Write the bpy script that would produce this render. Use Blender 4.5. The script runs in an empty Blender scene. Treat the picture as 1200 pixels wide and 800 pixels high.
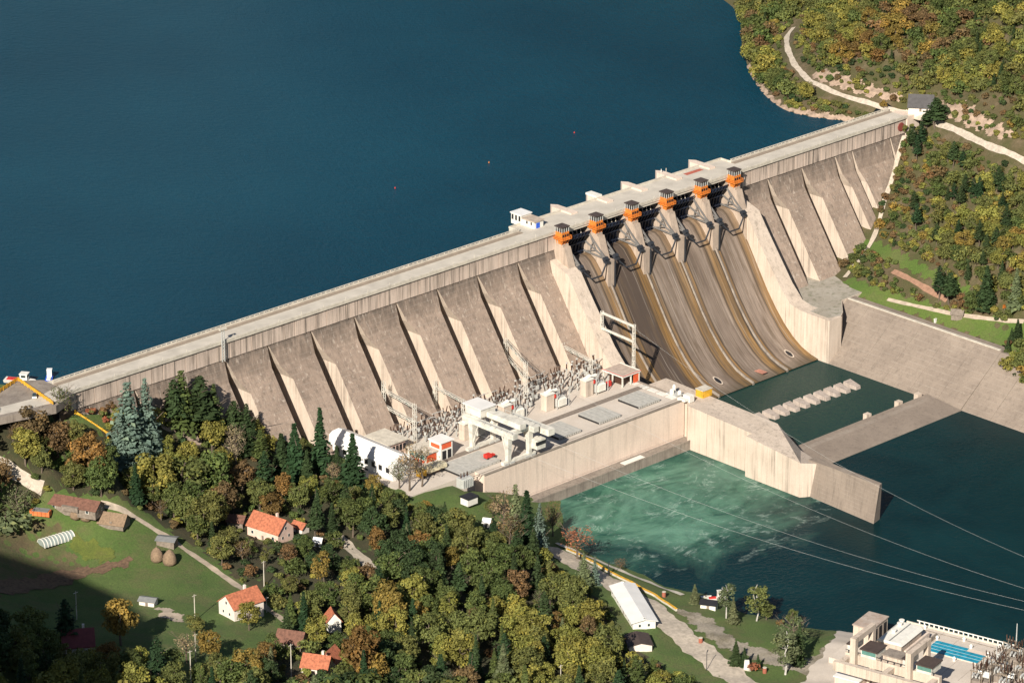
import bpy, bmesh, math, random
import numpy as np
from mathutils import Vector, Matrix
random.seed(7); rng = np.random.default_rng(7)
S = bpy.context.scene
# ------------------------------------------------------------------ camera
F = 4700.0; PH = math.radians(21.38); TH = math.radians(43.87)
CT, ST = math.cos(TH), math.sin(TH)
RV = Vector((CT, -ST, 0))
FW = Vector((ST*math.cos(PH), CT*math.cos(PH), -math.sin(PH)))
UP = Vector((ST*math.sin(PH), CT*math.sin(PH), math.cos(PH)))
CAM = Vector((-1027.566, -1083.563, 615.190))
cd = bpy.data.cameras.new('camera'); cam = bpy.data.objects.new('camera', cd)
S.collection.objects.link(cam); S.camera = cam
cd.sensor_width = 36; cd.lens = F/1200*36; cd.clip_start = 5; cd.clip_end = 20000
m = Matrix((RV, UP, -FW)).transposed().to_4x4(); m.translation = CAM
cam.matrix_world = m
S.render.resolution_x = 1024; S.render.resolution_y = 682
# ------------------------------------------------------------------ light
SUN_A, SUN_E = math.radians(28.5), math.radians(32)      # light travels towards +X turned 30 deg to +Y
w = bpy.data.worlds.new('World'); S.world = w; w.use_nodes = True
nt = w.node_tree; bg = nt.nodes['Background']
sky = nt.nodes.new('ShaderNodeTexSky'); sky.sky_type = 'NISHITA'; sky.sun_disc = False
sky.sun_elevation = SUN_E; sky.altitude = 400; sky.air_density = 1.0; sky.dust_density = 0.6
sunvec = Vector((-math.cos(SUN_A)*math.cos(SUN_E), -math.sin(SUN_A)*math.cos(SUN_E), math.sin(SUN_E)))
sky.sun_rotation = math.atan2(sunvec.x, sunvec.y)
nt.links.new(sky.outputs[0], bg.inputs[0]); bg.inputs[1].default_value = 0.05
sl = bpy.data.lights.new('sun', 'SUN'); sl.energy = 5.0; sl.angle = math.radians(0.5); sl.color = (1, .93, .82)
so = bpy.data.objects.new('sun', sl); S.collection.objects.link(so)
so.rotation_euler = sunvec.to_track_quat('Z', 'Y').to_euler()
S.view_settings.view_transform = 'Standard'; S.view_settings.look = 'None'
S.view_settings.exposure = 0.68; S.view_settings.gamma = 1.0

# ------------------------------------------------------------------ geometry helpers
def ray(x, y): return FW + RV*((x-600)/F) + UP*(-(y-400)/F)
def P(x, y, z):
    r = ray(x, y); t = (z-CAM.z)/r.z; q = CAM+r*t; return Vector((q.x, q.y, z))
def proj(p):
    d = Vector(p)-CAM; k = d.dot(FW); return 600+F*d.dot(RV)/k, 400-F*d.dot(UP)/k
class MB:
    """collects faces with material slots, builds one mesh object"""
    def __init__(s): s.v = []; s.f = []; s.m = []
    def face(s, pts, m=0):
        n = len(s.v); s.v += [tuple(p) for p in pts]; s.f.append(tuple(range(n, n+len(pts)))); s.m.append(m)
    def hexa(s, b, t, m=0, mt=None):
        """b,t: 4 points each, counter-clockwise seen from above"""
        n = len(s.v); s.v += [tuple(p) for p in b]+[tuple(p) for p in t]
        s.f += [(n+3, n+2, n+1, n), (n+4, n+5, n+6, n+7)]; s.m += [m, m if mt is None else mt]
        for i in range(4):
            j = (i+1) % 4; s.f.append((n+i, n+j, n+4+j, n+4+i)); s.m.append(m)
    def box(s, x0, x1, y0, y1, z0, z1, m=0, mt=None):
        if x0 > x1: x0, x1 = x1, x0
        if y0 > y1: y0, y1 = y1, y0
        s.hexa([(x0, y0, z0), (x1, y0, z0), (x1, y1, z0), (x0, y1, z0)], [(x0, y0, z1), (x1, y0, z1), (x1, y1, z1), (x0, y1, z1)], m, mt)
        return s
    def prism(s, poly, z0, z1, m=0, mt=None):
        """z1 may be a list of heights"""
        k = len(poly); n = len(s.v); zt = z1 if isinstance(z1, (list, tuple)) else [z1]*k
        s.v += [(p[0], p[1], z0) for p in poly]+[(p[0], p[1], zt[i]) for i, p in enumerate(poly)]
        s.f += [tuple(range(n+k-1, n-1, -1)), tuple(range(n+k, n+2*k))]; s.m += [m, m if mt is None else mt]
        for i in range(k):
            j = (i+1) % k; s.f.append((n+i, n+j, n+k+j, n+k+i)); s.m.append(m)
        return s
    def beam(s, p, q, w, h=None, m=0):
        p = Vector(p); q = Vector(q); d = (q-p)
        if d.length < 1e-6: return s
        d.normalize(); u = Vector((0, 0, 1)) if abs(d.z) < .95 else Vector((0, 1, 0))
        a = d.cross(u).normalized(); b = a.cross(d).normalized(); h = w if h is None else h
        a *= w/2; b *= h/2
        s.hexa([p-a-b, p+a-b, p+a+b, p-a+b], [q-a-b, q+a-b, q+a+b, q-a+b], m); return s
    def tube(s, p, q, r, r2=None, n=8, m=0, cap=True):
        p = Vector(p); q = Vector(q); d = (q-p).normalized(); r2 = r if r2 is None else r2
        u = Vector((0, 0, 1)) if abs(d.z) < .95 else Vector((1, 0, 0))
        a = d.cross(u).normalized(); b = d.cross(a).normalized(); k = len(s.v)
        for i in range(n):
            c, e = math.cos(2*math.pi*i/n), math.sin(2*math.pi*i/n); s.v.append(tuple(p+(a*c+b*e)*r))
        for i in range(n):
            c, e = math.cos(2*math.pi*i/n), math.sin(2*math.pi*i/n); s.v.append(tuple(q+(a*c+b*e)*r2))
        for i in range(n):
            j = (i+1) % n; s.f.append((k+i, k+j, k+n+j, k+n+i)); s.m.append(m)
        if cap:
            s.f += [tuple(range(k+n-1, k-1, -1)), tuple(range(k+n, k+2*n))]; s.m += [m, m]
        return s
    def lathe(s, c, prof, n=12, m=0):
        """prof: list of (r,z)"""
        k = len(s.v)
        for r, z in prof:
            for i in range(n):
                a = 2*math.pi*i/n; s.v.append((c[0]+r*math.cos(a), c[1]+r*math.sin(a), c[2]+z))
        for q in range(len(prof)-1):
            for i in range(n):
                j = (i+1) % n; s.f.append((k+q*n+i, k+q*n+j, k+(q+1)*n+j, k+(q+1)*n+i)); s.m.append(m)
        s.f += [tuple(range(k+n-1, k-1, -1)), tuple(range(k+(len(prof)-1)*n, k+len(prof)*n))]; s.m += [m, m]
        return s
    def mesh(s, name, mats, smooth=False):
        me = bpy.data.meshes.new(name); me.from_pydata(s.v, [], s.f)
        for q in (mats if isinstance(mats, (list, tuple)) else [mats]): me.materials.append(q)
        me.polygons.foreach_set('material_index', s.m)
        if smooth: me.polygons.foreach_set('use_smooth', [True]*len(s.f))
        bm = bmesh.new(); bm.from_mesh(me); bmesh.ops.recalc_face_normals(bm, faces=bm.faces); bm.to_mesh(me); bm.free()
        return me
    def build(s, name, mats, parent=None, smooth=False, **kw):
        return link(name, s.mesh(name, mats, smooth), parent, **kw)
def link(name, data, parent=None, loc=None, **kw):
    o = bpy.data.objects.new(name, data); S.collection.objects.link(o)
    if parent: o.parent = parent; o.matrix_parent_inverse = PINV.get(parent.name, Matrix())
    if loc is not None: o.location = loc
    tag(o, **kw); return o
PINV = {}
def tag(o, label=None, cat=None, group=None, kind=None):
    if label: o['label'] = label
    if cat: o['category'] = cat
    if group: o['group'] = group
    if kind: o['kind'] = kind
    return o
def thing(name, label, cat, loc=(0, 0, 0), rz=0, group=None, world=False):
    """Empty at the base of a thing. world=True: the parts are given in world coordinates"""
    o = bpy.data.objects.new(name, None); S.collection.objects.link(o); o.empty_display_size = .5
    o.location = loc; o.rotation_euler = (0, 0, rz); tag(o, label, cat, group)
    if world: PINV[o.name] = (Matrix.Translation(loc) @ Matrix.Rotation(rz, 4, 'Z')).inverted()
    return o
def copy_tree(o, loc, rz=None, scale=None, label=None):
    c = o.copy(); S.collection.objects.link(c); c.location = loc
    if rz is not None: c.rotation_euler = (0, 0, rz)
    if scale is not None: c.scale = scale if hasattr(scale, '__len__') else (scale,)*3
    if label: c['label'] = label
    for ch in KIDS.get(o.name, []):
        d = ch.copy(); S.collection.objects.link(d); d.parent = c
        for g in KIDS.get(ch.name, []):
            e = g.copy(); S.collection.objects.link(e); e.parent = d
    return c
KIDS = {}
def reg(o):
    """remember the children of a prototype so that copying stays fast"""
    KIDS[o.name] = list(o.children)
    for c in o.children: KIDS[c.name] = list(c.children)
    return o

# ------------------------------------------------------------------ material helpers
def newmat(name):
    m = bpy.data.materials.new(name); m.use_nodes = True; t = m.node_tree
    return m, t, t.nodes['Principled BSDF']
class N:
    """tiny node-graph helper"""
    def __init__(s, t): s.t = t; s.g = t.nodes.new('ShaderNodeNewGeometry')
    def node(s, ty, **kw):
        n = s.t.nodes.new(ty)
        for k, v in kw.items(): setattr(n, k, v)
        return n
    def put(s, sock, v):
        if hasattr(v, 'is_linked') or isinstance(v, bpy.types.NodeSocket): s.t.links.new(v, sock)
        else: sock.default_value = v
    def pos(s, sc=(1, 1, 1), obj=False):
        n = s.node('ShaderNodeMapping'); n.inputs['Scale'].default_value = sc
        src = s.node('ShaderNodeTexCoord').outputs['Object'] if obj else s.g.outputs['Position']
        s.t.links.new(src, n.inputs[0]); return n.outputs[0]
    def noise(s, sc=1, vec=None, detail=5, rough=.6, dist=0):
        n = s.node('ShaderNodeTexNoise'); n.inputs['Scale'].default_value = sc; n.inputs['Detail'].default_value = detail
        n.inputs['Roughness'].default_value = rough; n.inputs['Distortion'].default_value = dist
        s.t.links.new(vec if vec is not None else s.pos(), n.inputs['Vector']); return n.outputs[0]
    def math(s, op, a, b=0.0, clamp=False):
        n = s.node('ShaderNodeMath', operation=op, use_clamp=clamp); s.put(n.inputs[0], a); s.put(n.inputs[1], b); return n.outputs[0]
    def ramp(s, f, pts, interp='LINEAR'):
        n = s.node('ShaderNodeValToRGB'); n.color_ramp.interpolation = interp; e = n.color_ramp.elements
        while len(e) < len(pts): e.new(.5)
        for k, (p, c) in enumerate(pts):
            e[k].position = p; e[k].color = (c, c, c, 1) if not hasattr(c, '__len__') else (*c, 1)
        s.put(n.inputs[0], f); return n.outputs[0]
    def mix(s, f, a, b, mode='MIX'):
        n = s.node('ShaderNodeMix', data_type='RGBA', blend_type=mode)
        s.put(n.inputs[0], f)
        for k, v in ((6, a), (7, b)):
            s.put(n.inputs[k], (*v, 1) if isinstance(v, tuple) and len(v) == 3 else v)
        return n.outputs[2]
    def sep(s): 
        n = s.node('ShaderNodeSeparateXYZ'); s.t.links.new(s.g.outputs['Position'], n.inputs[0]); return n.outputs
    def bump(s, h, strength=.3, dist=.1):
        n = s.node('ShaderNodeBump'); n.inputs['Strength'].default_value = strength; n.inputs['Distance'].default_value = dist
        s.t.links.new(h, n.inputs['Height']); return n.outputs[0]
def plain(name, c, rough=.7, metal=0, var=.25, sc=.6, bump=.15):
    m, t, b = newmat(name); n = N(t)
    f = n.noise(sc, detail=6)
    d = tuple(x*(1-var) for x in c); e = tuple(min(1, x*(1+var*.6)) for x in c)
    t.links.new(n.mix(n.ramp(f, [(.3, 0.), (.7, 1.)]), d, e), b.inputs['Base Color'])
    b.inputs['Roughness'].default_value = rough; b.inputs['Metallic'].default_value = metal
    if bump: t.links.new(n.bump(n.noise(sc*6), bump, .05), b.inputs['Normal'])
    return m
def concrete(name, c1, c2, stain=.5, dark=(.09, .07, .055), streak=1.0, grid=None, topstain=None, sc=.12, fine=.5, moss=0, blotch=0):
    """c1/c2 patchy base, vertical run-off streaks, optional lift joints (du, dz)"""
    m, t, b = newmat(name); n = N(t); x, y, z = n.sep()
    col = n.mix(n.ramp(n.noise(sc, detail=8, rough=.65), [(.32, 0.), (.68, 1.)]), c1, c2)
    st = n.noise(1.0, n.pos((.55, .55, .035)), detail=6, rough=.7)
    col = n.mix(n.math('MULTIPLY', n.ramp(st, [(.5, 0.), (.72, 1.)]), stain*streak, True), col, dark)
    st2 = n.noise(1.0, n.pos((2.2, 2.2, .06)), detail=4)
    col = n.mix(n.math('MULTIPLY', n.ramp(st2, [(.45, 0.), (.8, 1.)]), fine*stain, True), col, dark)
    if topstain:
        z0, z1, amt = topstain                       # run-off stains hanging down from z1, fading by z0
        q = n.noise(1.0, n.pos((.45, .45, .05)), detail=7, rough=.75)
        zz = n.math('DIVIDE', n.math('SUBTRACT', z, z0), z1-z0, True)
        k = n.math('MULTIPLY', n.ramp(n.math('ADD', n.math('MULTIPLY', q, 1.0), n.math('MULTIPLY', zz, .25)), [(.52, 0.), (.78, 1.)]), n.math('MULTIPLY', zz, amt), True)
        col = n.mix(k, col, (.05, .042, .036))
    if blotch:
        q = n.noise(1.0, n.pos((.75, .75, .012)), detail=2, rough=.5); q2 = n.noise(.06, detail=3)
        col = n.mix(n.math('MULTIPLY', n.math('MULTIPLY', n.ramp(q, [(.58, 0.), (.63, 1.)]), n.ramp(q2, [(.4, .15), (.6, 1.)])), blotch, True), col, (.10, .08, .065))
        col = n.mix(n.math('MULTIPLY', n.ramp(n.noise(1.0, n.pos((.9, .9, .03)), detail=3), [(.6, 0.), (.68, 1.)]), .35, True), col, (.72, .62, .52))
    if grid:
        du, dz = grid
        for axis, d, wd in ((x, du, .09), (z, dz, .13)):
            if not d: continue
            fr = n.math('FRACT', n.math('DIVIDE', axis, d)); ln = n.math('LESS_THAN', fr, wd)
            br = n.ramp(n.noise(.25, detail=4), [(.35, 0.), (.65, 1.)])
            col = n.mix(n.math('MULTIPLY', n.math('MULTIPLY', ln, br), .38, True), col, (.36, .31, .26) if axis is z else dark)
    if moss:
        col = n.mix(n.math('MULTIPLY', n.ramp(n.noise(.5, detail=7), [(.52, 0.), (.66, 1.)]), moss, True), col, (.07, .09, .03))
    g = n.noise(3.0, detail=6, rough=.7)
    col = n.mix(n.ramp(g, [(.3, .25), (.7, 0.)]), col, (.05, .045, .04))
    t.links.new(col, b.inputs['Base Color']); b.inputs['Roughness'].default_value = .9
    t.links.new(n.bump(g, .35, .08), b.inputs['Normal']); return m

MT = {}
MT['rust'] = plain('weathered_tan_steel', (.20, .16, .12), .7, var=.35)
MT['clean'] = concrete('clean_concrete', (.64, .53, .43), (.54, .44, .35), stain=.35, blotch=.4)
MT['wall'] = concrete('pink_wall_concrete', (.76, .62, .51), (.68, .54, .44), stain=.28, sc=.06)
MT['slope'] = concrete('weathered_concrete', (.40, .30, .232), (.265, .197, .152), stain=.6, grid=(2.6, 1.9), topstain=(45, 61, .75), blotch=.3, sc=.08)
MT['slope_r'] = concrete('bank_slab_concrete', (.30, .24, .19), (.215, .17, .135), stain=.45, grid=(0, 1.6), sc=.07)
MT['deck'] = concrete('deck_concrete', (.64, .56, .48), (.54, .465, .39), stain=.15, sc=.1, streak=.4)
MT['crest'] = concrete('crest_wall_concrete', (.66, .53, .44), (.58, .46, .375), stain=.75, sc=.1, topstain=(59.5, 68, .35), blotch=.75)
MT['ledge'] = concrete('ledge_concrete', (.33, .28, .23), (.22, .18, .15), stain=.7, sc=.2)
MT['pier'] = concrete('pier_concrete', (.52, .41, .32), (.41, .32, .25), stain=.55, sc=.2)
MT['road'] = plain('road_surface', (.50, .45, .38), .9, var=.18, sc=.15)
MT['kerb'] = plain('parapet_concrete', (.52, .47, .39), .9, var=.25, sc=.5)
MT['white'] = plain('white_paint', (.70, .67, .60), .55, var=.12)
MT['crane'] = plain('weathered_cream_paint', (.60, .57, .50), .6, var=.3, sc=.4)
MT['galv'] = plain('dull_galvanised', (.46, .46, .43), .5, .1, var=.3)
MT['white2'] = plain('white_sheet_metal', (.72, .70, .67), .4, var=.1, sc=.2)
MT['armsteel'] = plain('dull_grey_steel', (.20, .19, .18), .6, .2, var=.3)
MT['steel'] = plain('galvanised_steel', (.55, .55, .52), .45, .3, var=.15)
MT['dsteel'] = plain('dark_steel', (.035, .04, .05), .5, .2)
MT['navy'] = plain('gate_navy_paint', (.012, .018, .035), .45, var=.4)
MT['orange'] = plain('orange_paint', (.62, .19, .03), .6, var=.35)
MT['redor'] = plain('red_orange_panel', (.62, .10, .035), .5, var=.2)
MT['red'] = plain('red_paint', (.55, .03, .02), .5)
MT['yellow'] = plain('yellow_paint', (.62, .34, .03), .6, var=.35)
MT['blue'] = plain('blue_paint', (.02, .10, .55), .5)
MT['turq'] = plain('turquoise_sheet', (.015, .26, .38), .5, var=.35)
MT['greyroof'] = plain('grey_sheet_roof', (.20, .20, .195), .6, var=.2)
MT['hatch'] = plain('hatch_planks', (.40, .385, .35), .8, var=.2)
MT['dark'] = plain('dark_opening', (.015, .015, .018), .6, bump=0)
MT['glass'] = plain('window_glass', (.03, .045, .05), .12, bump=0)
MT['greenglass'] = plain('green_glass', (.10, .22, .19), .15, bump=0)
MT['brown'] = plain('brown_insulator', (.06, .03, .02), .35)
MT['tile'] = plain('orange_roof_tiles', (.40, .13, .065), .85, var=.45, sc=1.2, bump=.4)
MT['tileold'] = plain('old_brown_tiles', (.16, .075, .05), .9, var=.45, sc=1.0, bump=.4)
MT['wood'] = plain('grey_boards', (.21, .17, .135), .9, var=.4, sc=1.0)
MT['hay'] = plain('hay', (.22, .15, .095), .95, var=.35, sc=1.5, bump=.8)
MT['plaster'] = plain('pale_plaster', (.68, .60, .53), .9, var=.15)
MT['pinkpl'] = plain('pink_plaster', (.66, .47, .38), .9, var=.15)
MT['bark'] = plain('bark', (.12, .09, .065), .9, var=.4, sc=1.5)
MT['birch'] = plain('birch_bark', (.45, .42, .38), .8, var=.4, sc=1.5)
MT['dirt'] = plain('dirt_track', (.42, .34, .26), .95, var=.3, sc=.4)
MT['gravel'] = plain('pale_gravel', (.46, .39, .31), .95, var=.3, sc=.7)
MT['darkroof'] = plain('dark_brown_roof', (.065, .045, .038), .7, var=.3)
# ------------------------------------------------------------------ terrain height fields (thin-plate splines through control points)
def tps_fit(pts, lam=.02):
    A = np.array([(p[0]/100, p[1]/100) for p in pts]); z = np.array([p[2] for p in pts], float); n = len(z)
    d = np.linalg.norm(A[:, None]-A[None], axis=2); K = np.where(d > 0, d*d*np.log(np.maximum(d, 1e-9)), 0)+lam*np.eye(n)
    Q = np.hstack([np.ones((n, 1)), A]); M = np.block([[K, Q], [Q.T, np.zeros((3, 3))]])
    s = np.linalg.solve(M, np.concatenate([z, np.zeros(3)]))
    return A, s[:n], s[n:]
def tps_eval(fit, X, Y):
    A, wt, a = fit; X = np.asarray(X, float)/100; Y = np.asarray(Y, float)/100; r = np.full(X.shape, a[0])+a[1]*X+a[2]*Y
    for (ax, ay), q in zip(A, wt):
        d2 = (X-ax)**2+(Y-ay)**2; r = r+q*.5*d2*np.log(np.maximum(d2, 1e-18))
    return r
def prof(x, y, z0=52.0, k=.75, Y0=-1.2):
    r = ray(x, y); t = (Y0-k*z0+k*CAM.z-CAM.y)/(r.y-k*r.z); return CAM+r*t
LP = [(0, 492, 66), (-40, 505, 66), (25, 497, 66), (0, 505, 64), (0, 530, 54), (0, 550, 48), (60, 505, 63), (92, 486, 62), (125, 510, 59), (30, 565, 44), (60, 540, 48), (150, 500, 52), (150, 545, 38), (200, 495, 46), (215, 560, 30),
      (0, 600, 36), (60, 595, 31), (100, 600, 29), (150, 600, 26), (260, 490, 38), (330, 520, 27), (300, 560, 24), (380, 560, 20), (400, 525, 19.5),
      (0, 650, 33), (66, 635, 29), (190, 658, 26), (320, 700, 22), (285, 725, 25), (330, 632, 21), (0, 700, 38), (0, 760, 47), (0, 800, 54), (90, 725, 33), (90, 800, 46), (150, 750, 33),
      (200, 800, 38), (225, 760, 31), (300, 800, 30), (270, 770, 29), (400, 640, 18), (400, 800, 25), (480, 575, 18.5), (560, 580, 16.5), (600, 600, 11), (560, 620, 13.5), (640, 615, 2.5), (651, 625, 0.2),
      (500, 700, 16), (500, 800, 18), (600, 700, 12), (600, 800, 13), (640, 640, 5), (700, 672, 6), (700, 655, 1.0), (740, 672, 1.4), (775, 690, 1.2), (820, 700, 1.2), (760, 720, 6.5), (860, 780, 6), (700, 800, 9), (800, 800, 7),
      (860, 702, .8), (900, 715, .8), (1000, 738, .9), (900, 745, 3.5), (1000, 760, 4.5), (930, 790, 5), (860, 730, 4), (1100, 790, 3), (960, 800, 6)]
L3 = [tuple(P(x, y, z)) for x, y, z in LP]
L3 += [(-335, -95, 49), (-352, -60, 55), tuple(P(-60, 860, 54)), tuple(P(60, 860, 50)), tuple(P(-90, 790, 58)), tuple(P(160, 870, 44)), tuple(P(60, 960, 54)), tuple(P(-60, 960, 58)), (-400, -150, 60), (-400, -205, 56), (-385, -260, 50), (-360, -320, 46), (-440, -180, 66), (-440, -240, 62), (-430, -300, 56), (-470, -200, 84), (-470, -260, 84), (-520, -180, 178), (-522, -235, 205), (-515, -275, 196), (-510, -325, 120), (-500, -380, 80), (-580, -330, 150), (-600, -420, 120), (-590, -230, 260), (-560, -520, 90), (-320, -345, 48), (-520, 0, 130), (-380, 20, 84), (-320, 60, 68), (-290, -5, 62),  # high far-left points: unseen ridge, shaped to shade the lower-left meadow
       (-40, -105, -4), (-20, -150, -7), (-60, -150, -2.5), (-55, -200, -7), (-40, -230, -7), (-75, -560, -6), (-250, -560, 40), (-240, 60, 50), (-300, 40, 70)]
LF = tps_fit(L3)
RP = [(868, 20, 63), (866, 45, 62.6), (872, 72, 62.8), (884, 96, 62.8), (900, 117, 62.6), (920, 134, 62.8), (960, 139, 63), (1005, 144, 63.5),
      (1045, 128, 68.3), (1062, 134, 68.3), (1030, 125, 68.5), (1000, 116, 69), (975, 108, 69.5), (948, 95, 70), (930, 75, 70.5), (921, 55, 71), (922, 42, 71.5), (930, 33, 72),
      (885, 40, 66), (900, 80, 66), (940, 118, 65.5), (905, 8, 69), (945, 35, 74), (955, 65, 74), (985, 90, 75), (1005, 80, 78), (1000, 40, 85), (1000, 0, 92), (940, 0, 79), (1050, 95, 78), (1050, 60, 85), (1060, 0, 96),
      (1080, 122, 70), (1100, 112, 74), (1110, 90, 80), (1130, 0, 101), (1120, 50, 90), (1200, 0, 108), (1200, 80, 92), (1150, 115, 80), (1200, 130, 81), (1200, 165, 73.5),
      (1078, 138, 68), (1110, 148, 68), (1140, 162, 68), (1165, 174, 68), (1200, 188, 67), (1260, 200, 66),
      (1075, 165, 61), (1100, 190, 57), (1150, 200, 58), (1200, 215, 58), (1070, 220, 47), (1100, 250, 44), (1150, 260, 48), (1200, 270, 50), (1060, 270, 35), (1100, 300, 34), (1150, 320, 36), (1200, 335, 38),
      (1018, 290, 27), (1050, 312, 27), (1085, 330, 26.5), (1110, 345, 26.5), (1150, 365, 25), (1200, 390, 23), (1010, 312, 23), (1100, 362, 21.5),
      (990, 338, 19.3), (1030, 348, 19.3), (1080, 362, 19.2), (1120, 375, 19), (1180, 392, 18.6), (1200, 415, 17.5), (1180, 420, 17), (1170, 420, 16.5), (1200, 445, 12.5), (1220, 455, 12)]
R3 = [tuple(P(x, y, z)) for x, y, z in RP]
for x, y in ((1057, 165), (1048, 200), (1032, 235), (1026, 268), (1006, 306)): q = prof(x, y); R3.append((q.x, q.y, q.z))
R3 += [(420, 300, 120), (360, 230, 70), (330, 220, 55), (270, 170, 48), (230, 120, 48), (205, 60, 48), (215, 30, 52), (600, 250, 230), (600, 0, 220), (480, 150, 165), (450, 0, 150), (340, -160, 80), (320, -250, 80), (250, -250, 25), (300, -400, 60), (600, -400, 190), (450, 420, 120), (700, 500, 220)]
RF = tps_fit(R3, .05)
def HL(X, Y):
    X = np.asarray(X, float); Y = np.asarray(Y, float)
    return tps_eval(LF, X, Y)+.35*np.sin(X*.23+1)*np.cos(Y*.19)+.2*np.sin(X*.51)*np.sin(Y*.47+2)
def HR(X, Y):
    X = np.asarray(X, float); Y = np.asarray(Y, float); z = tps_eval(RF, X, Y)
    rough = np.clip((z-72)/20, 0, 1)*1.6+np.clip((z-66)/6, 0, 1)*.3
    return z+rough*(np.sin(X*.12+Y*.05)*np.cos(Y*.13)+.6*np.sin(X*.31+2)*np.sin(Y*.27))
def hit(H, x, y, z1=230):
    """where the line of sight through a photo pixel meets a height field"""
    r = ray(x, y); t0 = (z1-CAM.z)/r.z; t1 = (-10-CAM.z)/r.z; t = np.arange(t0, t1, 1.5)
    X = CAM.x+r.x*t; Y = CAM.y+r.y*t; Z = CAM.z+r.z*t; h = H(X, Y); i = np.argmax(h >= Z)
    if h[i] < Z[i]: i = len(t)-1
    a = t[max(i-1, 0)]; b = t[i]
    for _ in range(8):
        c = (a+b)/2; q = CAM+r*c
        if H(q.x, q.y) >= q.z: b = c
        else: a = c
    q = CAM+r*b; return Vector((q.x, q.y, float(H(q.x, q.y))))
def gl(x, y): return hit(HL, x, y)
def gr(x, y): return hit(HR, x, y)
def sheet_field(name, H, x0, x1, y0, y1, step, keep, mats, **kw):
    nx = int((x1-x0)/step)+1; ny = int((y1-y0)/step)+1
    X, Y = np.meshgrid(x0+np.arange(nx)*step, y0+np.arange(ny)*step); Z = H(X, Y)
    K = keep(X, Y, Z); v = np.stack([X.ravel(), Y.ravel(), Z.ravel()], 1)
    i = np.arange(nx*ny).reshape(ny, nx); q = np.stack([i[:-1, :-1], i[:-1, 1:], i[1:, 1:], i[1:, :-1]], -1)
    kk = (K[:-1, :-1] & K[:-1, 1:] & K[1:, 1:] & K[1:, :-1]); q = q[kk]
    used = np.unique(q); mp = -np.ones(nx*ny, int); mp[used] = np.arange(len(used))
    me = bpy.data.meshes.new(name); me.from_pydata(v[used].tolist(), [], mp[q].tolist())
    me.polygons.foreach_set('use_smooth', [True]*len(q)); me.materials.append(mats)
    return link(name, me, **kw)
def ground_mat(name, grass1, grass2, soil, amt, sc=.03):
    m, t, b = newmat(name); n = N(t)
    c = n.mix(n.ramp(n.noise(sc*2, detail=6), [(.35, 0.), (.65, 1.)]), grass1, grass2)
    c = n.mix(n.math('MULTIPLY', n.ramp(n.noise(.09, detail=8, rough=.7), [(.48, 0.), (.62, 1.)]), amt, True), c, soil)
    g = n.noise(1.2, detail=6, rough=.75)
    c = n.mix(n.ramp(g, [(.3, .45), (.7, 0.)]), c, (.015, .02, .006))
    t.links.new(c, b.inputs['Base Color']); b.inputs['Roughness'].default_value = 1
    t.links.new(n.bump(g, .8, .5), b.inputs['Normal']); return m
MT['ground'] = ground_mat('meadow_ground', (.070, .125, .022), (.105, .155, .034), (.15, .125, .055), .45)
MT['hill'] = ground_mat('hill_ground', (.075, .078, .022), (.11, .08, .038), (.20, .14, .09), .6)
MT['cliff'] = plain('cliff_rock', (.36, .26, .19), .95, var=.45, sc=.4, bump=.8)
sheet_field('ground', HL, -640, 50, -580, 100, 3.5, lambda X, Y, Z: ~((X > -84) & (Y > -79)) & ~((X > -206) & (Y > -1)) & ~((X > -108) & (Y > -26)) & ~((X > -215) & (Y > -2) & (Y < 60)) & ~((Z < -9) & (Y > -500)), MT['ground'], kind='structure')
sheet_field('hillside', HR, 130, 900, -560, 620, 4.5, lambda X, Y, Z: ~((X < 167) & (Y > -132)) & ~((X < 158) & (Y <= -132)) & ~((X < 236) & (Y > -8) & (Y < 6)) & ~((X < 252) & (Y > -3) & (Y < 12)), MT['hill'], kind='structure')
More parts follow.
